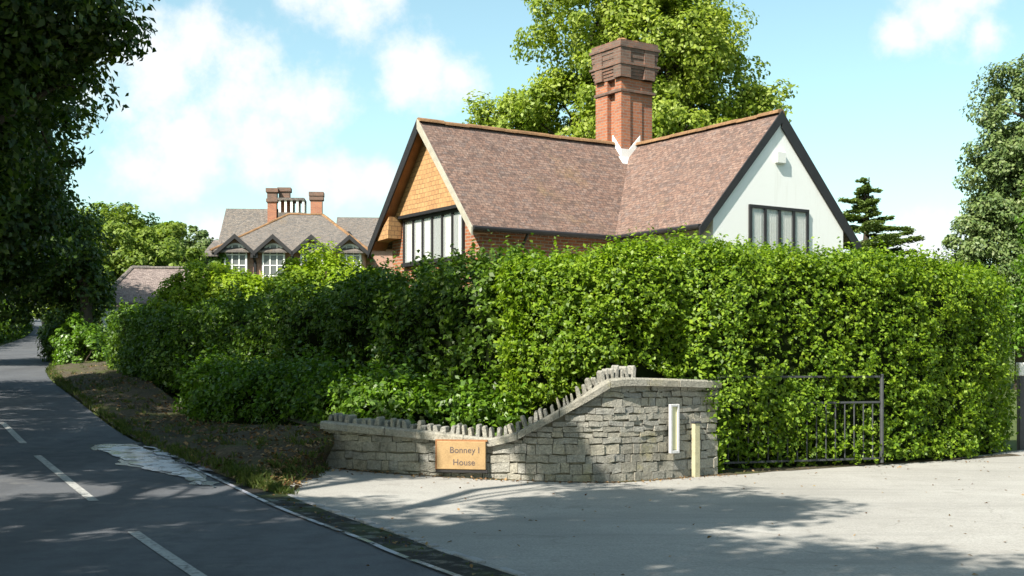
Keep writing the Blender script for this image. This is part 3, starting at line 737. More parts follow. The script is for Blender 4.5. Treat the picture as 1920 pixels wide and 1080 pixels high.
# left gable window: a band of casements
def casement_band(axis, at, c0, c1, z0, z1, n, outw, frame_m, curt):
    """axis 'x': window lies in the plane x=at, runs along y; axis 'y': plane y=at, runs along x."""
    def bx(b, u0, u1, d0, d1, za, zb):
        d0, d1 = sorted((at + outw * d0, at + outw * d1))
        return b.box(d0, d1, u0, u1, za, zb) if axis == 'x' else b.box(u0, u1, d0, d1, za, zb)
    f = HB(); fw = .07
    bx(f, c0, c1, .002, .06, z1 - fw, z1); bx(f, c0, c1, .002, .1, z0 - .05, z0 + fw * .6)
    for i in range(n + 1):
        u = c0 + (c1 - c0 - fw) * i / n; bx(f, u, u + fw, .002, .055, z0 + fw * .6 + .001, z1 - fw - .001)
    win = f.build('window', frame_m, lodge)
    bk = HB(); bx(bk, c0 + .01, c1 - .01, .002, .006, z0 + .04, z1 - .01); bk.build('room_back', M_dark, win)
    g = HB(); bx(g, c0 + .01, c1 - .01, .024, .03, z0 + .04, z1 - .01); g.build('pane', M_glass, win)
    for u0, u1, zz0 in curt:
        cb = HB(); N_ = 14
        for i in range(N_):
            ua, ub = u0 + (u1 - u0) * i / N_, u0 + (u1 - u0) * (i + 1) / N_
            da, db = .012 + .006 * math.sin(i * 2.1), .012 + .006 * math.sin((i + 1) * 2.1)
            pa = [(ua, da, zz0), (ub, db, zz0), (ub, db, z1 - fw), (ua, da, z1 - fw)]
            cb.face([(at + outw * d_, u, z) if axis == 'x' else (u, at + outw * d_, z) for u, d_, z in pa])
        cb.build('curtain', M_curt, win)
    return win
casement_band('x', wx0, -1.42, 1.42, 4.12, 5.24, 6, -1, M_black, [(-1.36, -1.14, 4.2), (-.86, -.56, 4.2), (-.02, .1, 4.2), (.16, .4, 4.2), (.5, .86, 4.2), (.95, 1.3, 4.2)])
casement_band('y', ry0, -1.0, .86, 4.0, 5.24, 4, -1, M_black, [(-.92, -.6, 4.08), (-.47, -.14, 4.08), (.0, .34, 4.08), (.46, .8, 4.08)])
b = HB(); b.box(-.2, .1, ry0 - .09, ry0 - .002, 6.22, 6.5); b.build('alarm_box', M_white, lodge, bevel=.02)
# chimney
nx_, ny_ = -.55, -.3; S_ = 1.085
def csq(b, e, z0, z1): b.box(nx_ - e, nx_ + S_ + e, ny_ - e, ny_ + S_ + e, z0, z1)
cs = HB(); zt0 = 8.78
cs.box(nx_ + .13, nx_ + S_ - .13, ny_ + .1, ny_ + S_ - .1, 5.6, 9.1)
for (xa, xb, ya, yb) in ((0, .3, 0, .26), (0, .3, S_ - .5, S_), (S_ - .34, S_, .07, .3), (S_ - .3, S_, S_ - .3, S_), (.302, .72, .04, .09)):
    cs.box(nx_ + xa, nx_ + xb, ny_ + ya, ny_ + yb, 5.6, 9.095)
chim = cs.build('chimney', M_brickc, lodge)
cb = HB(); csq(cb, .03, 8.74, 8.81); cb.build('string_course', M_brickd, chim)
cp = HB()
for e, z0, z1 in ((.02, 9.1, 9.18), (.04, 9.183, 9.26), (.06, 9.263, 9.34), (.085, 9.343, 9.42), (.12, 9.423, 9.48), (.06, 9.483, 9.62), (.075, 9.623, 9.76), (.09, 9.763, 9.86), (.125, 9.863, 9.93), (.08, 9.933, 10.06)): csq(cp, e, z0, z1)
for (x_, y_) in ((nx_ - .1, ny_ - .1), (nx_ - .1, ny_ + S_ * .64), (nx_ + S_ * .64, ny_ - .1)):
    cp.box(x_, x_ + .34, y_, y_ + .3, 9.1, 9.862)
cp.build('chimney_cap', M_brickd, chim)
pot = HB()
for (x_, y_) in ((.3, .35), (.75, .4), (.5, .75)): pot.tube([(nx_ + x_, ny_ + y_, 10.05), (nx_ + x_, ny_ + y_, 10.19)], [.15, .13], 10)
pot.build('chimney_pots', M_tileh, chim)
fl = HB(); t_ = .025
zl = lambda a_, b__: max(RZ - K_ * max(0, -b__), RZ - K_ * max(0, -a_)) if 1 else 0
def flash(poly, off): fl.prism(poly, off)
x0f, y0f = nx_ - .012, ny_ - .012
flash([(x0f, .02, RZ + .24), (x0f, .02, RZ - .02), (x0f, y0f, rz(-y0f) - .02), (x0f, y0f, rz(-y0f) + .2)], (-t_, 0, 0))
flash([(x0f - t_, y0f, rz(y0f) - .02), (y0f, y0f, rz(y0f) - .02), (0.05, y0f, RZ - .02), (.05, y0f, RZ + .24), (y0f, y0f, rz(y0f) + .2), (x0f - t_, y0f, rz(y0f) + .2)], (0, -t_, 0))
# apron dressed down over the tiles
z_ = rz(y0f - .16)
fl.prism([(x0f - .1, y0f - .03, rz(y0f - .03) + .02), (x0f - .1, y0f - .2, rz(y0f - .2) + .02), (y0f - .2, y0f - .2, rz(y0f - .2) + .02), (y0f - .03, y0f - .03, rz(y0f - .03) + .02)], (0, 0, -.018))
fl.build('flashing', M_lead, chim)

# ------------------------------------------------------------------ country house beyond
CHX, CHY = -12.8, 75.0
czb = hz(CHX, CHY)
ch = thing('country_house', 'brick country house with a row of gabled arched windows and chimneys beyond the hedge', 'house', (CHX, CHY, czb), R(4))
class KB(MB):
    def build(s, *a, **k):
        s.v = [(x, y, z - czb) for x, y, z in s.v]; return MB.build(s, *a, **k)
b = KB(); b.box(-4.1, 4.0, .3, 8, czb - .3, 8.5); b.build('wall', M_brick, ch)
M_pink = bricks('pink_brick', (.42, .22, .16), (.36, .17, .12), (.4, .33, .28), dirtamt=.2)
ch.children[0].data.materials[0] = M_pink
b = KB(); e0, e1 = -4.75, 4.5
b.prism([(e0, -.3, 8.45), (e1, -.3, 8.45), (1.4, 3.8, 11.06), (-.7, 3.8, 11.06)], (0, 0, -.12)); b.prism([(e0, 8.3, 8.45), (e0, -.3, 8.45), (-.7, 3.8, 11.06)], (0, 0, -.12))
b.prism([(e1, -.3, 8.45), (e1, 8.3, 8.45), (1.4, 3.8, 11.06)], (0, 0, -.12)); b.prism([(e1, 8.3, 8.45), (e0, 8.3, 8.45), (-.7, 3.8, 11.06), (1.4, 3.8, 11.06)], (0, 0, -.12))
crf = b.build('roof', M_roofg, ch)
ridge(crf, (-.7, 3.8, 11.06), (1.4, 3.8, 11.06), cls=KB); ridge(crf, (e0, -.3, 8.45), (-.7, 3.8, 11.06), cls=KB); ridge(crf, (e1, -.3, 8.45), (1.4, 3.8, 11.06), cls=KB)
M_win = plain('dim_window_glass', (.12, .13, .13), .15, .6, .2, 2)
for cx in (-3.35, -1.16, 1.06, 3.28):
    b = KB(); y_ = 1.6
    b.prism([(cx - 1.12, -.42, 8.38), (cx, -.42, 9.38), (cx, y_ - .2, 9.38), (cx - 1.12, -.2, 8.38)][::-1], (0, 0, -.1)); b.prism([(cx, -.42, 9.38), (cx + 1.12, -.42, 8.38), (cx + 1.12, -.2, 8.38), (cx, y_ - .2, 9.38)][::-1], (0, 0, -.1))
    b.build('gablet_roof', M_roofg, ch)
    b = KB(); b.prism([(cx - 1.0, .02, 8.3), (cx + 1.0, .02, 8.3), (cx, .02, 9.2)], (0, .3, 0)); b.build('gablet_wall', M_pink, ch)
    b = KB()
    for s_ in (-1, 1):
        poly = [(cx, -.44, 9.41), (cx + s_ * 1.17, -.44, 8.36), (cx + s_ * 1.17, -.44, 8.1), (cx, -.44, 9.13)]
        b.prism(poly if s_ < 0 else poly[::-1], (0, .06, 0))
    b.build('bargeboard', M_black, ch)
    # arched window
    hw_, zs, z0 = .66, 8.28, 6.0
    arch = [(cx + hw_ * math.cos(a), zs + .62 * math.sin(a)) for a in [math.pi * q / 16 for q in range(17)]]
    prof = [(cx - hw_, z0), (cx + hw_, z0)] + arch
    b = KB()
    inn = [(cx + (x - cx) * .84, z0 + .1 + (z - z0) * .93) for x, z in prof]
    n_ = len(prof)
    for i in range(n_):
        j = (i + 1) % n_; b.prism([(prof[i][0], -.04, prof[i][1]), (prof[j][0], -.04, prof[j][1]), (inn[j][0], -.04, inn[j][1]), (inn[i][0], -.04, inn[i][1])], (0, .3, 0))
    for x_ in (-.2, .2): b.box(cx + x_ - .035, cx + x_ + .035, -.03, .2, z0, zs + .56)
    for z__ in (7.0, 7.6, 8.22): b.box(cx - .62, cx + .62, -.025, .19, z__ - .03, z__ + .03)
    wf = b.build('window', M_white, ch)
    b = KB(); b.prism([(x, .01, z) for x, z in inn], (0, .02, 0)); b.build('pane', M_win, wf)
b = KB()
for x_ in (-2.25, -.05): b.tube([(x_, -.2, 8.35), (x_, -.1, 8.0), (x_, .18, 7.8), (x_, .18, czb)], .09, 6)
b.box(-2.45, -2.05, -.35, .02, 8.02, 8.35); b.build('downpipe', M_black, ch)
# rear wings
b = KB(); b.prism([(-4.95, 3.2, 8.9), (-1.0, 3.2, 8.9), (-1.0, 5.6, 11.6), (-4.75, 5.6, 11.6)], (0, 0, -.12)); b.prism([(-1, 8, 8.8), (-4.95, 8, 8.8), (-4.75, 5.6, 11.6), (-1, 5.6, 11.6)], (0, 0, -.12))
b.build('rear_roof', M_roofg, ch)
b = KB(); b.prism([(-4.75, 3.6, 8.2), (-4.75, 3.6, 9.1), (-4.6, 5.6, 11.4), (-4.75, 7.6, 9.1), (-4.75, 7.6, 8.2)][::-1], (.2, 0, 0)); b.build('gable_wall', M_render, ch)
b = KB(); b.prism([(2.0, 5, 9.2), (7.5, 5, 9.2), (7.5, 8, 11.4), (2.0, 8, 11.4)], (0, 0, -.12)); b.prism([(7.5, 11, 9.2), (2, 11, 9.2), (2, 8, 11.4), (7.5, 8, 11.4)], (0, 0, -.12)); b.build('rear_roof', M_roofg, ch)
b = KB(); b.box(2.3, 7.3, 5.3, 10.7, czb, 9.1); b.build('rear_wall', M_pink, ch)
b = KB(); b.prism([(-5.25, -.2, 8.2), (-4.3, -.2, 8.2), (-4.3, .9, 9.15), (-4.75, .9, 9.15)], (0, 0, -.1)); b.prism([(-5.25, 6, 8.2), (-5.25, -.2, 8.2), (-4.75, .9, 9.15), (-4.75, 6, 9.15)], (0, 0, -.1)); b.build('side_roof', M_roofg, ch)
b = KB(); b.box(-5.0, -4.102, .2, 5.8, czb - .3, 8.15); b.build('side_wall', M_black, ch)
def stack(x0, x1, y0, y1, z0, z1, capz, m=M_brickc):
    b = KB(); b.box(x0, x1, y0, y1, z0, capz); s_ = b.build('chimney', m, ch)
    b = KB(); b.box(x0 - .08, x1 + .08, y0 - .08, y1 + .08, capz + .003, capz + .2); b.box(x0 - .02, x1 + .02, y0 - .02, y1 + .02, capz + .203, z1 - .25); b.box(x0 - .1, x1 + .1, y0 - .1, y1 + .1, z1 - .247, z1); b.build('chimney_cap', M_brickd, s_)
stack(-2.05, -1.5, 4.5, 5.1, 8.6, 12.75, 11.9); stack(-1.38, -.75, 4.9, 5.5, 8.6, 12.85, 12.0); stack(.62, 1.33, 4.2, 4.8, 9, 12.5, 12.0)
b = KB(); b.box(-1.35, .2, 4.0, 5.6, 10.4, 11.2); b.box(-1.4, .25, 3.95, 5.65, 11.95, 12.1)
b.build('roof_lantern', M_roofg, ch)
for i in range(5):
    for y_ in (4.03, 5.47): KB().box(-1.32 + i * .36, -1.18 + i * .36, y_, y_ + .1, 11.203, 11.947).build('lantern_post', M_white, ch)
# outbuilding
ox, oy = -14.15, 50.0; ozb = hz(ox, oy)
ob = thing('outbuilding', 'low outbuilding with hipped plum tile roof left of the country house', 'outbuilding', (ox, oy, ozb), R(10))
class OB(MB):
    def build(s, *a, **k):
        s.v = [(x, y, z - ozb) for x, y, z in s.v]; return MB.build(s, *a, **k)
b = OB(); e0, e1 = -1.95, 2.4
b.prism([(e0, 0, 4.15), (e1, 0, 4.15), (e1, 2.6, 5.72), (-.95, 2.6, 5.72)], (0, 0, -.12)); b.prism([(e0, 5.2, 4.6), (e0, 0, 4.15), (-.95, 2.6, 5.72)], (0, 0, -.12)); b.prism([(e1, 5.2, 4.15), (e0, 5.2, 4.15), (-.95, 2.6, 5.72), (e1, 2.6, 5.72)], (0, 0, -.12))
orf = b.build('roof', M_roofp, ob); ridge(orf, (-.95, 2.6, 5.72), (e1, 2.6, 5.72), M_roofg, cls=OB); ridge(orf, (e0, 0, 4.15), (-.95, 2.6, 5.72), M_roofg, cls=OB)
b = OB(); b.box(-1.85, 2.2, .3, 4.9, ozb - .3, 4.02); b.build('wall', M_render, ob)

# ------------------------------------------------------------------ the entrance wall
WP = catmull(WALL, 240); seg = np.linalg.norm(np.diff(WP, axis=0), axis=1); WS = np.concatenate([[0], np.cumsum(seg)]); WL = WS[-1]
def wpt(s):
    i = np.interp(s, WS, np.arange(len(WS))); k = min(int(i), len(WS) - 2); f = i - k
    p = WP[k] * (1 - f) + WP[k + 1] * f; t = WP[min(k + 2, len(WS) - 1)] - WP[max(k - 1, 0)]; t = t / np.linalg.norm(t)
    return p, t, np.array([-t[1], t[0]])          # point, tangent, inward normal
# top of the masonry along the wall (fraction of x)
TOPX = [-2.8, -1.92, -1.02, -.3, .05, .3, .62, 1.0, 1.3, 1.5, 2.0, 3.0]
TOPZ = [.77, .71, .64, .56, .64, .78, .95, 1.17, 1.36, 1.385, 1.37, 1.33]
ctop = lambda s: float(np.interp(wpt(s)[0][0], TOPX, TOPZ))
sw = thing('entrance_wall', 'curved grey stone entrance wall stepping up to the right with upright coping stones', 'wall', (.3, 17.2, .05))
O3 = Vector((.3, 17.2, .05))
class WB(MB):
    def build(s, *a, **k):
        s.v = [tuple(Vector(v) - O3) for v in s.v]; return MB.build(s, *a, **k)
core = WB(); Nn = 80
for i in range(Nn):
    for side_ in (.045, .34):
        p, t, nn_ = wpt(WL * i / (Nn - 1)); q = p + nn_ * side_; core.v += [(q[0], q[1], hz(*q) - .2), (q[0], q[1], ctop(WL * i / (Nn - 1)) - .01)]
for i in range(Nn - 1):
    k = 4 * i; core.f += [[k, k + 4, k + 5, k + 1], [k + 2, k + 3, k + 7, k + 6], [k + 1, k + 5, k + 7, k + 3]]
core.f += [[0, 1, 3, 2], [4 * Nn - 4, 4 * Nn - 2, 4 * Nn - 1, 4 * Nn - 3]]
core.build('mortar_core', M_mortar, sw)
ms = WB(); r = random.Random(9); z = -.05; ci = 0
while z < 1.4:
    ch_ = r.uniform(.07, .145); s = r.uniform(-.2, 0)
    while s < WL:
        ln = r.uniform(.11, .34); s0, s1 = max(0, s) + .004, min(WL, s + ln) - .004
        sm = (s0 + s1) / 2; tz = ctop(sm); zb_ = hz(*wpt(sm)[0])
        if s1 - s0 > .05 and z < tz - .03 and z + ch_ > zb_ - .03:
            zA, zB_ = z + .006, min(z + ch_, tz) - .006; pr = r.uniform(-.008, .013)
            n_ = 2 if s1 - s0 > .25 else 1
            f0, f1 = [], []
            for k in range(n_ + 1):
                p, t, nn_ = wpt(s0 + (s1 - s0) * k / n_)
                e = pr + r.uniform(-.01, .01)
                for lst, dd in ((f0, -e), (f1, .12)):
                    q = p + nn_ * dd; jz = r.uniform(-.016, .016)
                    lst.append(((q[0], q[1], zA + jz), (q[0], q[1], min(zB_, ctop(s0 + (s1 - s0) * k / n_) - .004) + jz)))
            k0 = len(ms.v)
            for a, c in zip(f0, f1): ms.v += [a[0], a[1], c[1], c[0]]
            for k in range(n_):
                A_ = k0 + 4 * k; B_ = A_ + 4
                for u in range(4): ms.f.append([A_ + u, B_ + u, B_ + (u + 1) % 4, A_ + (u + 1) % 4][::-1])
            ms.f.append([k0 + u for u in range(4)][::-1]); kk = k0 + 4 * n_; ms.f.append([kk + u for u in range(4)])
        s += ln
    z += ch_
o = ms.build('stonework', M_stone, sw, bevel=.02)
bmx = bmesh.new(); bmx.from_mesh(o.data); bmesh.ops.recalc_face_normals(bmx, faces=bmx.faces); bmx.to_mesh(o.data); bmx.free()
# coping slabs
cpb = WB(); s = 0.0
while s < WL - .02:
    ln = r.uniform(.45, .75); e_ = min(WL, s + ln); n_ = 4; k0 = len(cpb.v); pj = r.uniform(.07, .095)
    for k in range(n_ + 1):
        sk = s + .004 + (e_ - s - .008) * k / n_; p, t, nn_ = wpt(sk); zt_ = ctop(sk)
        for dd, z_ in ((-pj, -.02), (.38, -.02), (.38, .09), (-pj + .025, .09), (-pj, .065)):
            q = p + nn_ * dd; cpb.v.append((q[0], q[1], zt_ + z_))
    for k in range(n_):
        A_ = k0 + 5 * k; B_ = A_ + 5
        for u in range(5): cpb.f.append([A_ + u, B_ + u, B_ + (u + 1) % 5, A_ + (u + 1) % 5][::-1])
    cpb.f.append([k0 + u for u in range(5)]); kk = k0 + 5 * n_; cpb.f.append([kk + u for u in range(5)][::-1])
    s = e_
o = cpb.build('coping', M_stone, sw)
bmx = bmesh.new(); bmx.from_mesh(o.data); bmesh.ops.recalc_face_normals(bmx, faces=bmx.faces); bmx.to_mesh(o.data); bmx.free()
# upright stones set on the coping, leaning a little along the slope
s = .06; cnt = 0
while s < WL - 1.55 and cnt < 90:
    p, t, nn_ = wpt(s); sl = (ctop(s + .1) - ctop(max(0, s - .1))) / .2; wdt = r.uniform(.05, .11) if p[0] < -.9 else r.uniform(.035, .06); hh = r.uniform(.07, .14) if p[0] < -.9 else r.uniform(.11, .18); dp = r.uniform(.14, .2)
    b = MB(); lean = -.3 * sl + r.uniform(-.2, .15)
    prof = [(-wdt / 2, -.015), (wdt / 2, -.015), (wdt / 2 * r.uniform(.6, 1) + lean * hh, hh * r.uniform(.7, .95)), (lean * hh, hh), (-wdt / 2 * r.uniform(.6, 1) + lean * hh, hh * r.uniform(.75, .95))]
    q = p + nn_ * (.06 + r.uniform(-.02, .03)); z0 = ctop(s) + .086
    A_ = [(q[0] + t[0] * u, q[1] + t[1] * u, z0 + v + sl * u * (1 if v < .01 else .3)) for u, v in prof]
    b.prism([tuple(Vector(a) - O3) for a in A_], (nn_[0] * dp, nn_[1] * dp, 0)); b.build('upright_stone', M_stone, sw, bevel=.006); cnt += 1
    s += wdt + r.uniform(.01, .06)

dl = [tuple(wpt(q)[0] + wpt(q)[2] * .1) for q in np.linspace(.1, WL, 30)] + [(3.3, 19.25), (4.5, 19.7), (5.8, 20.25), (7.4, 21.5), (8.7, 22.8)]
dr_ = [tuple(wpt(q)[0] - wpt(q)[2] * .1) for q in np.linspace(.1, WL, 30)] + [(3.3, 18.86), (4.5, 19.28), (5.8, 19.8), (7.45, 20.95), (8.9, 22.3)]
sheet('dirt_edge', ragged(dl[::3] + [(8.8, 22.6)] + dr_[::-3], .1, 21, 6), M_earth, .009, .2)
rq = np.random.default_rng(17); P = []
for _ in range(260):
    k = rq.integers(0, len(dr_)); P.append([dr_[k][0] + rq.normal(0, .2), dr_[k][1] - abs(rq.normal(0, .1)), hz(*dr_[k]) + .018])
tag(link('wall_foot_leaves', leaf_mesh('wall_foot_leaves', np.array(P), np.tile([0, 0, 1.], (len(P), 1)), .05, .6, .35, 0, seed=9), M_litter), 'dead leaves gathered along the foot of the wall and gate', 'leaf litter', kind='stuff')
# wooden name board on the wall
def face_frame(x, off):
    s = min(np.linspace(0, WL, 500), key=lambda q: abs(wpt(q)[0][0] - x)); p, t, nn_ = wpt(s); q = p - nn_ * off
    return Vector((q[0], q[1])), math.atan2(t[1], t[0])
q, a_ = face_frame(-.66, .07)
sg = thing('name_board', 'honey coloured wooden house name board hung on the low stone wall', 'sign', (q.x, q.y, .09), a_)
zc = .5
MB().box(-.34, .34, -.035, .0, .14, .52).build('board', M_wood, sg, bevel=.008)
b = MB(); b.box(-.36, .36, -.028, .01, .521, .545); b.box(-.36, -.342, -.028, .01, .14, .52); b.build('batten', M_brown, sg)
b = MB(); b.box(-.36, .36, -.02, .02, .1, .138); b.build('bracket', M_black, sg)
def text(body, size, loc, parent, m, name='lettering'):
    cu = bpy.data.curves.new(name, 'FONT'); cu.body = body; cu.size = size; cu.align_x = 'CENTER'; cu.extrude = .001
    to = bpy.data.objects.new(name + '_src', cu); C.collection.objects.link(to); dg = bpy.context.evaluated_depsgraph_get()
    me = bpy.data.meshes.new_from_object(to.evaluated_get(dg)); bpy.data.objects.remove(to); me.name = name
    me.materials.clear(); o = link(name, me, m, parent); o.location = loc; o.rotation_euler = (R(90), 0, 0); return o
text('Bonney I', .118, (0.05, -.0372, .365), sg, M_ink); text('House', .118, (0.04, -.0372, .2), sg, M_ink)
# framed cream panel
q, a_ = face_frame(2.2, .04)
pn = thing('notice_panel', 'narrow cream panel in a white frame fixed upright on the stone wall', 'panel', (q.x, q.y, .42), a_)
MB().box(-.05, .05, -.03, -.005, .05, .64).build('panel', M_cream, pn)
b = MB(); b.box(-.085, -.051, -.05, 0, 0, .68); b.box(.051, .085, -.05, 0, 0, .68); b.box(-.0505, .0505, -.05, 0, 0, .04); b.box(-.0505, .0505, -.05, 0, .645, .68); b.build('frame', M_gpaint, pn, bevel=.005)
# pale marker post
q, a_ = face_frame(2.56, .035)
mk = thing('marker_post', 'pale yellow wooden post with dark cap at the right end of the stone wall', 'post', (q.x, q.y, hz(q.x, q.y)), a_)
MB().box(-.055, .055, -.035, .035, -.1, .76).build('post', M_yellow, mk, bevel=.008); MB().box(-.065, .065, -.045, .045, .762, .785).build('post_cap', M_iron, mk)

# iron gate standing open against the hedge
gA, gB = Vector((3.06, 19.02)), Vector((5.8, 20.08)); gl_ = (gB - gA).length
gt = thing('field_gate', 'grey metal gate standing open against the hedge with leaves growing through its bars', 'gate', (gA.x, gA.y, hz(*gA)), math.atan2((gB - gA).y, (gB - gA).x))
MB().tube([(0, 0, .06), (0, 0, 1.42)], .024, 8).build('stile', M_iron, gt); MB().tube([(gl_, 0, .03), (gl_, 0, 1.42)], .032, 8).build('stile', M_iron, gt)
for z_ in (.1, .98, 1.38): MB().box(.031, gl_ - .036, -.014, .014, z_ - .015, z_ + .015).build('rail', M_iron, gt)
for i in range(1, 17):
    x_ = gl_ * i / 17; MB().tube([(x_, 0, .116), (x_, 0, .964)], .011, 6).build('bar', M_iron, gt)
# gate post at the far right
pp = Vector((9.35, 23.3))
gp = thing('gate_post', 'weathered grey timber post with white box standing past the right end of the hedge', 'post', (9.38, 23.55, hz(9.38, 23.55)))
MB().box(-.07, .07, -.07, .07, -.1, 1.55).build('post', M_iron, gp, bevel=.01); b = MB(); b.box(-.09, .22, -.1, .06, 1.36, 1.6); b.build('letter_box', M_white, gp, bevel=.01)

# ------------------------------------------------------------------ hedges and shrubs
def bz(x, y): return hz(x, y)
def gate_leaves():
    rr = np.random.default_rng(4); n = 7500; A_, B_ = np.array([2.75, 18.85]), np.array([5.85, 20.08]); t_ = rr.uniform(0, 1, n); z = rr.uniform(.1, 1.75, n)
    d_ = (B_ - A_) / np.linalg.norm(B_ - A_); n_ = np.array([d_[1], -d_[0]]); p = A_ + (B_ - A_) * t_[:, None] + n_ * (rr.normal(-.02, .06, n))[:, None]
    P = np.stack([p[:, 0], p[:, 1], z], 1); cover = .54 - .34 * t_ + .12 * np.clip((z - .9) / .3, 0, 1) - .6 * np.clip((z - 1.2) / .5, 0, 1) - .25 * (z < .3)
    k = vnoise(P, 3.2, 31) * .7 + vnoise(P, 8, 32) * .3 < cover; P = P[k]
    m_ = 5200; z = rr.uniform(.12, 3.3, m_); a = rr.uniform(-.5, 1, m_) * math.pi
    wdt = .12 + .34 * np.clip((z - .35) / 1.0, 0, 1); B_ = np.stack([2.93 + wdt * np.cos(a + 2.6), 18.62 + wdt * 1.2 * np.sin(a + 2.6), z], 1) + rr.normal(0, .05, (m_, 3))
    B_ = B_[vnoise(B_, 3.5, 40) > .3]
    N_ = np.concatenate([np.tile([n_[0], n_[1], .2], (len(P), 1)), np.tile([-.3, -.8, .3], (len(B_), 1))])
    return np.vstack([P, B_]), N_
HP = [(-.2, 18.2, .85, 3.12), (.8, 17.95, 1.2, 3.14), (1.8, 17.98, 1.62, 3.18), (2.5, 18.38, 1.3, 3.28), (3.15, 18.95, .15, 3.44), (5.77, 20.1, .12, 3.34), (7.4, 21.3, .12, 3.3), (8.7, 22.6, .12, 3.36), (9.05, 23.5, .12, 3.38)]
hedge('clipped_hedge', 'tall sunlit clipped hedge behind the gate and curved wall', 'hedge', HP, 1.9, M_lhedge, M_hollow, 2700, .064, .17, seed=3, sprigs=.08, extra=gate_leaves())
HR = [(-.35, 18.7, .6, 3.15), (-1.9, 21.0, .6, 3.08), (-3.5, 23.6, .65, 3.05), (-5.2, 26.3, .75, 3.0), (-7.0, 29.4, .9, 3.0)]
hedge('shaded_hedge', 'tall dark hedge in tree shade along the lane side', 'hedge', [p for p in HR], 1.7, M_lroad, M_hollow, 900, .09, .3, seed=5, side=-1, sprigs=.06)
HE = [(-7.3, 29.8, .9, 2.95), (-8.9, 32.6, 1.0, 3.0), (-10.7, 36.0, 1.15, 3.1), (-12.4, 39.4, 1.2, 3.25)]
hedge('hedge_end', 'rounded dark hedge end beside the verge below the outbuilding', 'hedge', HE, 2.2, M_lroad, M_hollow, 600, .11, .26, seed=6, side=-1)
HL = [(.15, 18.0, .6, 1.25), (-.8, 18.25, .6, 1.28), (-2.0, 18.9, .65, 1.36), (-3.1, 20.3, .66, 1.45), (-4.7, 22.6, .62, 1.52), (-5.9, 24.4, .58, 1.6), (-6.6, 25.6, .6, 1.66)]
hedge('low_hedge', 'low bright green laurel hedge growing behind the stone wall', 'hedge', HL, 1.0, M_llow, M_hollow, 1150, .09, .16, seed=8, side=-1, sprigs=.12, inset=.2)
def shrub(name, label, blobs, base, m, size=.1, clumps=160, per=120, rc=.3, seed=1, cat='shrub', group=None, shell=.8):
    r = np.random.default_rng(seed); t = thing(name, label, cat, base, 0, group); base = Vector(base)
    bl = [(b[0] - base.x, b[1] - base.y, b[2] - base.z, *b[3:]) for b in blobs]
    P, N, cc, bi = blob_points(r, bl, clumps, per, rc, .85, shell)
    link('foliage', leaf_mesh('foliage', P, N * 1.3, size, .6, .5, .3, seed=seed), m, t)
    b = MB()
    for q in cc[:24]: limb(b, (0, 0, -.1), q * .9, .05, .01, r, .05, 4, 5)
    b.build('stem', M_bark, t); return t
shrub('round_shrub', 'dome shaped bright green shrub in front of the country house windows', [(-4.4, 28.5, 3.25, 1.1, 1.2, 1.0), (-3.8, 28.2, 2.95, 1.1, 1.1, 1.0), (-3.2, 28.6, 2.9, .75, .8, .8), (-4.9, 28.5, 2.8, .8, .8, .8)], (-4, 28.4, .6), M_lball, .1, 300, 130, .28, 4)
shrub('golden_shrub', 'bright yellow green shrub in front of the outbuilding roof', [(-8.3, 34.5, 3.6, .85, 1.0, .85), (-7.4, 34.3, 3.3, 1.0, 1.0, .8), (-9.0, 34.8, 3.2, .7, .8, .7), (-6.5, 34, 3.2, .8, .8, .7)], (-8.3, 34.5, 1.0), M_lball, .11, 240, 130, .3, 5)
shrub('verge_shrub', 'leafy shrub at the foot of the slender verge tree', [(-14.5, 43.5, 2.0, .9, .9, .75), (-15.1, 44.4, 2.5, .8, .8, .8)], (-14.7, 43.8, 1.65), M_llow, .11, 110, 110, .25, 14)
shrub('verge_shrub', 'second leafy shrub further up the verge towards the fence posts', [(-16.6, 48.5, 2.6, 1.1, 1.0, 1.0), (-17.4, 50.5, 3.0, 1.1, 1.0, 1.2)], (-16.8, 49, 2.0), M_lroad, .12, 150, 110, .28, 15)
ivy = tag(link('ivy', leaf_mesh('ivy', *(lambda rr: (np.stack([-17.15 + rr.uniform(-.55, .55, 900), 74.75 + rr.uniform(-.1, .1, 900), 5.2 + rr.uniform(0, 3.3, 900)], 1), np.tile([-.2, -1., .3], (900, 1))))(np.random.default_rng(3)), .2, .7, .4, .3, seed=3), M_llow), 'green ivy climbing the country house wall beside its first arched window', 'ivy')

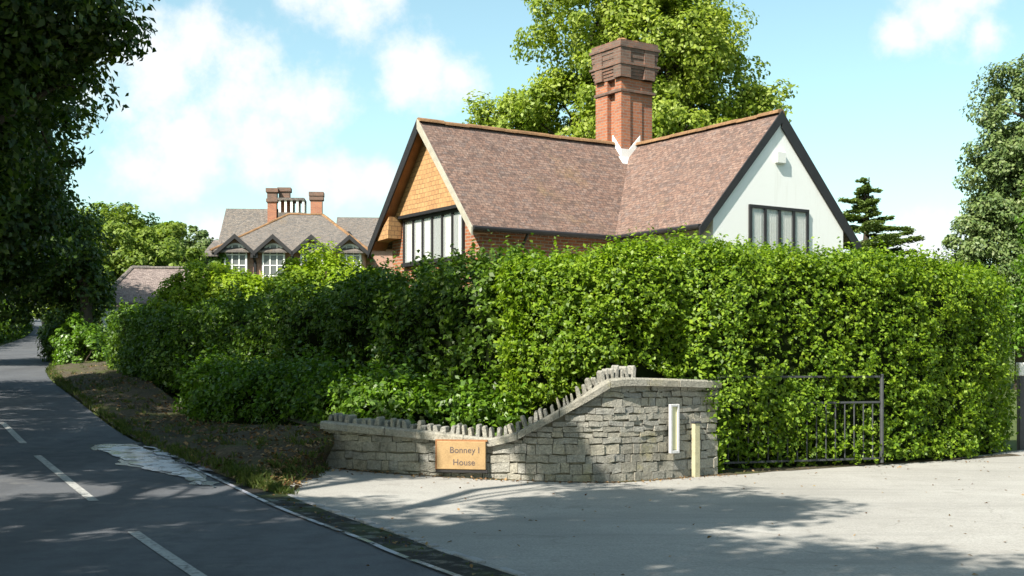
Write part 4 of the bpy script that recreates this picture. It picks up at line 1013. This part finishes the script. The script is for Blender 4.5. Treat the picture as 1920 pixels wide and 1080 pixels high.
# ------------------------------------------------------------------ trees
def H_(x, y): return (x, y, hz(x, y))
tree('lime_tree', 'tall spreading yellow green tree behind the lodge chimney', H_(5.5, 48), 5.0,
     [(3.2, 48, 14.5, 3.0, 3, 3.0), (5.6, 48, 13.8, 3.0, 3, 3.2), (4.2, 49, 17.5, 3.3, 3, 2.6), (2.2, 48, 10.8, 2.0, 2.2, 2.0), (7.3, 48, 12.2, 1.9, 2, 2.4), (5.2, 47, 10.0, 3, 2.4, 2.4), (5.6, 46.8, 12.6, 3, 2, 2.2), (9.7, 48, 11.5, 1.0, 1, 1.0), (.3, 49, 11.0, 1.2, 1.3, .9), (-1.2, 49, 11.1, .6, .8, .8), (8.5, 48, 10.6, 1, 1, .8)],
     M_lbig, M_bark, 620, 190, .68, .17, .45, 21, limbs=40, shell=.5, gap=.36)
def cedar(loc, H, seed=2):
    r = np.random.default_rng(seed); t = thing('cedar_tree', 'dark layered cedar showing beside the white gable', 'tree', loc)
    b = MB(); b.tube([(0, 0, -.2), (.05, 0, H * .5), (.25, 0, H)], [.3, .18, .02], 8); P = []; N = []
    zz = 2.0
    while zz < H:
        L = max(.35, 3.2 * (1 - (zz / H) ** 1.8) ** .8) * r.uniform(.75, 1.1)
        for k in range(5):
            a = r.uniform(0, 2 * math.pi); l = L * r.uniform(.3, 1.2); z0_ = zz; zz = zz + r.uniform(-.4, .4); tip = np.array([math.cos(a) * l, math.sin(a) * l, zz + l * r.uniform(-.1, .22)])
            limb(b, (0.1, 0, zz), tip, .05, .01, r, .04, 4, 5); n = int(330 * l)
            f = r.uniform(.15, 1.05, n) ** .8; wd = .32 * l * (1 - .55 * f) + .06
            px = np.array([0.1, 0, zz]) + (tip - np.array([0.1, 0, zz])) * f[:, None]; sdv = np.array([-math.sin(a), math.cos(a), 0])
            n_ = n; px = px + sdv * (r.uniform(-1, 1, n) * wd)[:, None] + r.normal(0, .035, (n, 3)); P.append(px); N.append(np.tile([0, 0, 1.], (n, 1))); zz = z0_
        zz += r.uniform(.26, .42)
    link('crown', leaf_mesh('crown', np.concatenate(P), np.concatenate(N), .16, .5, .3, .05, seed=seed), M_lced, t); b.build('trunk', M_bark, t)
cedar(H_(13.7, 50), 9.05 - hz(13.7, 50))
tree('evergreen_oak', 'tall grey green evergreen tree at the right edge of the photo', H_(19.2, 48), 3.5,
     [(19.2, 48, 11.0, 1.8, 1.8, 2.2), (18.4, 48, 9.6, 1.2, 1.3, 1.2), (17.2, 48, 5.2, 1.5, 1.3, 1.2), (18.4, 47.6, 7.2, 1.7, 1.5, 1.3), (17.6, 47.4, 3.9, 1.8, 1.4, 1.1), (19.6, 47, 9.8, 1.6, 1.5, 1.6), (18.6, 48, 8.4, 1.9, 1.8, 2.0), (20.4, 48, 8.6, 2.4, 2, 3), (17.9, 47.6, 6.0, 1.9, 1.6, 1.5), (20, 47, 5.6, 2.6, 2, 2.2), (18.6, 48, 3.8, 2.4, 2, 1.6), (22, 48, 6, 2.6, 2, 3.5)],
     M_lgrey, M_bark, 760, 150, .5, .145, .32, 31, limbs=30, shell=.6)
tree('young_ash_tree', 'fresh green young tree leaning in over the right end of the hedge', H_(11.9, 28.0), 1.6,
     [(12.1, 28.2, 4.6, 1.0, 1, 1.6), (11.9, 27.8, 3.0, .95, 1, 1.4), (12.6, 28, 6.0, .8, .9, 1.0)], M_llow, M_bark2, 110, 90, .35, .11, .1, 33, limbs=12)
tree('pale_field_maple', 'light green rounded tree rising behind the outbuilding', H_(-20.5, 66), 2.6,
     [(-20.5, 66, 7.6, 3.2, 2.6, 2.4), (-17.8, 66, 6.8, 2.6, 2.4, 1.8), (-22.6, 65, 6.2, 2.6, 2.4, 2.4), (-19.4, 65, 5.2, 3, 2.2, 1.8), (-16.2, 66.4, 5.6, 1.6, 1.6, 1.2)], M_lfar, M_bark, 300, 110, .6, .24, .3, 41, limbs=24)
tree('distant_tree', 'small dark green tree just left of the country house', H_(-23.5, 96), 3,
     [(-23.6, 96, 10.6, 1.4, 1.4, 1.6), (-24.8, 96, 9.0, 1.6, 1.4, 1.8)], M_lgrey, M_bark, 70, 90, .6, .3, .25, 43)
tree('distant_tree', 'thin topped tree standing above the light green rounded tree', H_(-25.5, 92), 3,
     [(-25.2, 92, 10.2, 1.3, 1.4, 1.6), (-24.4, 92, 11.3, .8, .8, .7)], M_lfar, M_bark, 60, 90, .55, .3, .25, 44)

# roadside trees on the left: dark, overhanging the lane
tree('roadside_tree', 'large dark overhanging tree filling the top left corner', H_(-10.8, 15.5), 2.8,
     [(-8.2, 17, 7.6, 2.6, 3, 2.2), (-7.6, 19.5, 6.0, 1.3, 1.5, 1.1), (-6.9, 18, 5.3, .9, 1.1, .8), (-6.5, 18, 6.5, .9, 1.1, .7), (-7.6, 18, 4.6, .9, 1.1, .7), (-6.0, 14.6, 9.6, 1.9, 1.9, 1.3), (-8, 17.4, 10.2, 2.8, 2.6, 1.6), (-6.6, 17.5, 6.6, 1.2, 1.7, 1.1), (-7.0, 19, 8.2, 1.7, 1.8, 1.2), (-8.7, 19, 5.5, 1.7, 2.0, 1.2), (-9.4, 16, 10.0, 3.0, 3, 2.6), (-11.2, 12.4, 9.6, 2.6, 2.6, 1.6), (-12.6, 17, 9.6, 2.6, 2.6, 1.8), (-10.5, 19, 4.6, 2.6, 2.4, 1.9), (-11.2, 14, 8.0, 3, 3, 3.2)],
     M_ldark, M_bark, 1150, 140, .52, .12, .35, 51, limbs=50, shell=.35, sag=.06, gap=.4)
tree('roadside_tree', 'dark tree hanging low over the lane below the largest one', H_(-16.5, 29), 3.0,
     [(-12.8, 30, 7.4, 2.7, 3, 2.4), (-12.8, 31, 5.2, 1.8, 2.4, 1.8), (-14.5, 29, 9.5, 3.2, 3, 3), (-14.6, 31, 4.6, 2.8, 2.6, 1.7), (-10.6, 23.6, 9.2, 2.8, 2.8, 1.8), (-14.6, 24, 9.5, 2.8, 2.8, 1.8), (-14.8, 20.2, 9.5, 2.6, 2.6, 1.8)],
     M_ldark, M_bark, 700, 125, .65, .165, .35, 52, limbs=40, shell=.35)
tree('roadside_tree', 'dark tree behind the other two closing over the lane', H_(-22.5, 43), 3.2,
     [(-18.6, 44, 8.2, 3.2, 3, 2.8), (-17.2, 45, 6.2, 2.5, 2.6, 1.9), (-20.5, 43, 10.5, 3.6, 3, 3), (-21.2, 44, 5.6, 3, 2.8, 2.0), (-18.9, 46, 4.6, 2, 2, 1.2)],
     M_ldark, M_bark, 420, 110, .7, .2, .35, 53, limbs=30, shell=.35)
tree('verge_tree', 'dark slender tree standing on the verge past the hedge end', H_(-15.3, 46), 3.0,
     [(-16.4, 46, 5.6, 1.6, 2, 1.5), (-17.8, 47, 7.0, 2.1, 2, 1.8), (-15.8, 46.3, 4.4, 1.2, 1.3, 1.1)], M_ldark, M_bark, 200, 100, .6, .18, .24, 54, limbs=16)
for i, (x, y, lab) in enumerate(((-34, 82, 'dark tree arching over the lane near the parked car'), (-46, 104, 'dark tree left of the parked car'), (-34, 112, 'dark tree right of the parked car'), (-60, 140, 'tree closing the far end of the lane'), (-50, 92, 'dark tree on the left bank beside the lane'), (-38, 66, 'dark tree standing above the left hedge bank'), (-67, 172, 'pale tree closing the view behind the far bend'), (-84, 196, 'tree on the left of the far bend'), (-74, 214, 'tree furthest along the lane'), (-42, 150, 'sunlit tree far beyond the parked car'))):
    z_ = hz(x, y); sx = (-1 if i in (2, 4) else 1) * 3.0
    tree('lane_tree', lab, (x, y, z_), 3.5, [(x, y, z_ + 7.5, 4, 4, 3.4), (x + sx, y, z_ + 5.2, 3.8, 3.4, 2.4), (x - sx * .5, y, z_ + 4.2, 3.4, 3.4, 2.8), (x, y, z_ + 2.4, 1.8, 2.4, 2)], M_ldark if i < 3 else M_lfar, M_bark, 230, 90, 1.0, .35, .35, 60 + i, group='trees arching over the far lane')
# bank hedges on the left of the lane
HLB = [(-13.6, 24.5, .5, 1.6), (-15.4, 29, .8, 2.2), (-19.0, 37.2, 1.2, 2.9), (-21.9, 46.6, 1.7, 3.6), (-26.6, 64.2, 2.5, 4.4), (-30.5, 77.5, 3.2, 5.2), (-36.8, 96, 4.2, 6.4), (-46.4, 119, 5.4, 8.0)]
hedge('bank_hedge', 'rough hedge bank along the left side of the lane', 'hedge', HLB, 3, M_lroad, M_hollow, 130, .2, .6, seed=14, side=1)
HRB = [(-15.2, 50, 1.7, 3.2), (-18.4, 62, 2.6, 4.2), (-27, 84, 3.8, 6), (-37.5, 118, 5.6, 8)]
hedge('lane_hedge', 'unclipped hedge along the right of the far lane behind the fence', 'hedge', HRB, 2.2, M_lroad, M_hollow, 150, .2, .5, seed=15, side=-1)

# fence posts by the lane
for i, (x, y) in enumerate(((-20.0, 58), (-21.9, 63.5), (-24.2, 70))):
    t = tag(MB().box(-.06, .06, -.06, .06, -.2, 1.0).build('fence_post', M_bark2, bevel=.01), 'weathered wooden post on the verge edge of the far lane', 'post', 'wooden posts along the far verge'); t.location = H_(x, y)

# parked car far up the lane
cxy = GP(103, 613); cz = hz(*cxy)
car = thing('parked_car', 'dark estate car far up the shaded lane seen from behind', 'car', (cxy[0], cxy[1], cz), math.atan2(.9, -.5))
pf_ = [(-2.1, .35), (2.1, .35), (2.15, .7), (2.0, .95), (1.0, 1.05), (.45, 1.5), (-1.7, 1.52), (-2.05, 1.0), (-2.15, .7)]
M_car = plain('dark_car_paint', (.015, .016, .02), .3, .5, .1, 3); M_tyre = plain('tyre_rubber', (.02, .02, .02), .9, .1, .1, 3); M_red = plain('red_lamp_lens', (.3, .02, .02), .3, .5, .1, 3); M_plate = plain('yellow_plate', (.55, .45, .06), .5, .4, .1, 3)
MB().prism([(x, -.86, z) for x, z in pf_], (0, 1.72, 0)).build('body', M_car, car, bevel=.05)
MB().prism([(-2.09, -.7, 1.03), (-2.09, .7, 1.03), (-1.76, .62, 1.46), (-1.76, -.62, 1.46)][::-1], (-.03, 0, 0)).build('rear_window', M_win, car)
for s_ in (-1, 1): MB().prism([(-1.6, s_ * .865, 1.05), (.9, s_ * .865, 1.05), (.4, s_ * .865, 1.42), (-1.5, s_ * .865, 1.44)], (0, s_ * .012, 0)).build('side_window', M_win, car)
for x_ in (-1.35, 1.35):
    for y_ in (-.78, .78): MB().tube([(x_, y_ - .1, .32), (x_, y_ + .1, .32)], .32, 14).build('wheel', M_tyre, car)
for s_ in (-1, 1): MB().box(-2.18, -2.1, s_ * .72 - .12, s_ * .72 + .12, .72, .98).build('tail_light', M_red, car)
MB().box(-2.19, -2.15, -.26, .26, .55, .67).build('number_plate', M_plate, car)

# ------------------------------------------------------------------ unseen trees: some added to block sky light, others shade the lane
tree('shade_tree', 'broad tree outside the frame added behind the drive mouth to block sky light', H_(7, -10), 4, [(6, -9, 8.5, 5, 4, 4), (10, -9, 8, 5, 4, 4), (3, -11, 9, 4, 4, 4)], M_ldark, M_bark, 260, 80, 1.1, .4, .35, 73)
tree('shade_tree', 'wide unseen tree added on the far side of the lane to block sky light', H_(-15, 2), 3, [(-15, 2, 7, 4.5, 4.5, 4), (-17, -3, 8, 4.5, 4.5, 4.5), (-14, -6, 6, 4, 4, 4)], M_ldark, M_bark, 260, 80, 1.1, .4, .35, 75)
tree('shade_tree', 'unseen tree added by the lane behind the viewpoint to block sky light', H_(-6, -16), 3, [(-7, -15, 8, 5, 4, 5), (-1, -18, 8, 5, 4, 5), (-11, -13, 7, 4.5, 4, 5)], M_ldark, M_bark, 280, 80, 1.1, .4, .35, 76)
tree('shade_tree', 'unseen tree added right of the frame beside the drive to block sky light', H_(20, 2), 4, [(19, 2, 8, 4.5, 5, 4), (22, 6, 8, 4.5, 4, 4)], M_ldark, M_bark, 200, 80, 1.1, .4, .35, 74)
tree('shade_tree', 'tree outside the frame casting dappled shade on the lane', H_(-9.0, 3.5), 3.5,
     [(-3.9, 7.5, 9, 1.9, 1.8, 1.2), (-5.0, 5.0, 9, 1.2, 1.2, .9), (-6.4, 4.3, 9, 2.2, 2.2, 1.6), (-9.2, 6.2, 8.5, 2.6, 2.1, 1.8), (-9.4, 11.8, 8.5, 2.0, 2.2, 1.5), (-4.65, 10.5, 9, .5, .5, .5), (-8.1, 10.9, 9, 1.3, 1.0, 1.0), (-7.1, 11.2, 9, .7, .7, .7)], M_ldark, M_bark, 800, 80, .5, .17, .35, 71, shell=.3, gap=.3)
tree('shade_tree', 'tree outside the frame casting shade across the drive mouth', H_(-7.5, -3.0), 4.0,
     [(-4.3, 2.4, 9.5, 2.1, 2.0, 1.3), (-6.4, -.5, 9.5, 3, 2.8, 2), (-1.0, 2.5, 9.2, 1.1, .7, .7), (-9.5, 1.5, 9, 3.0, 3, 2)], M_ldark, M_bark, 720, 80, .5, .17, .35, 72, shell=.3, gap=.3)
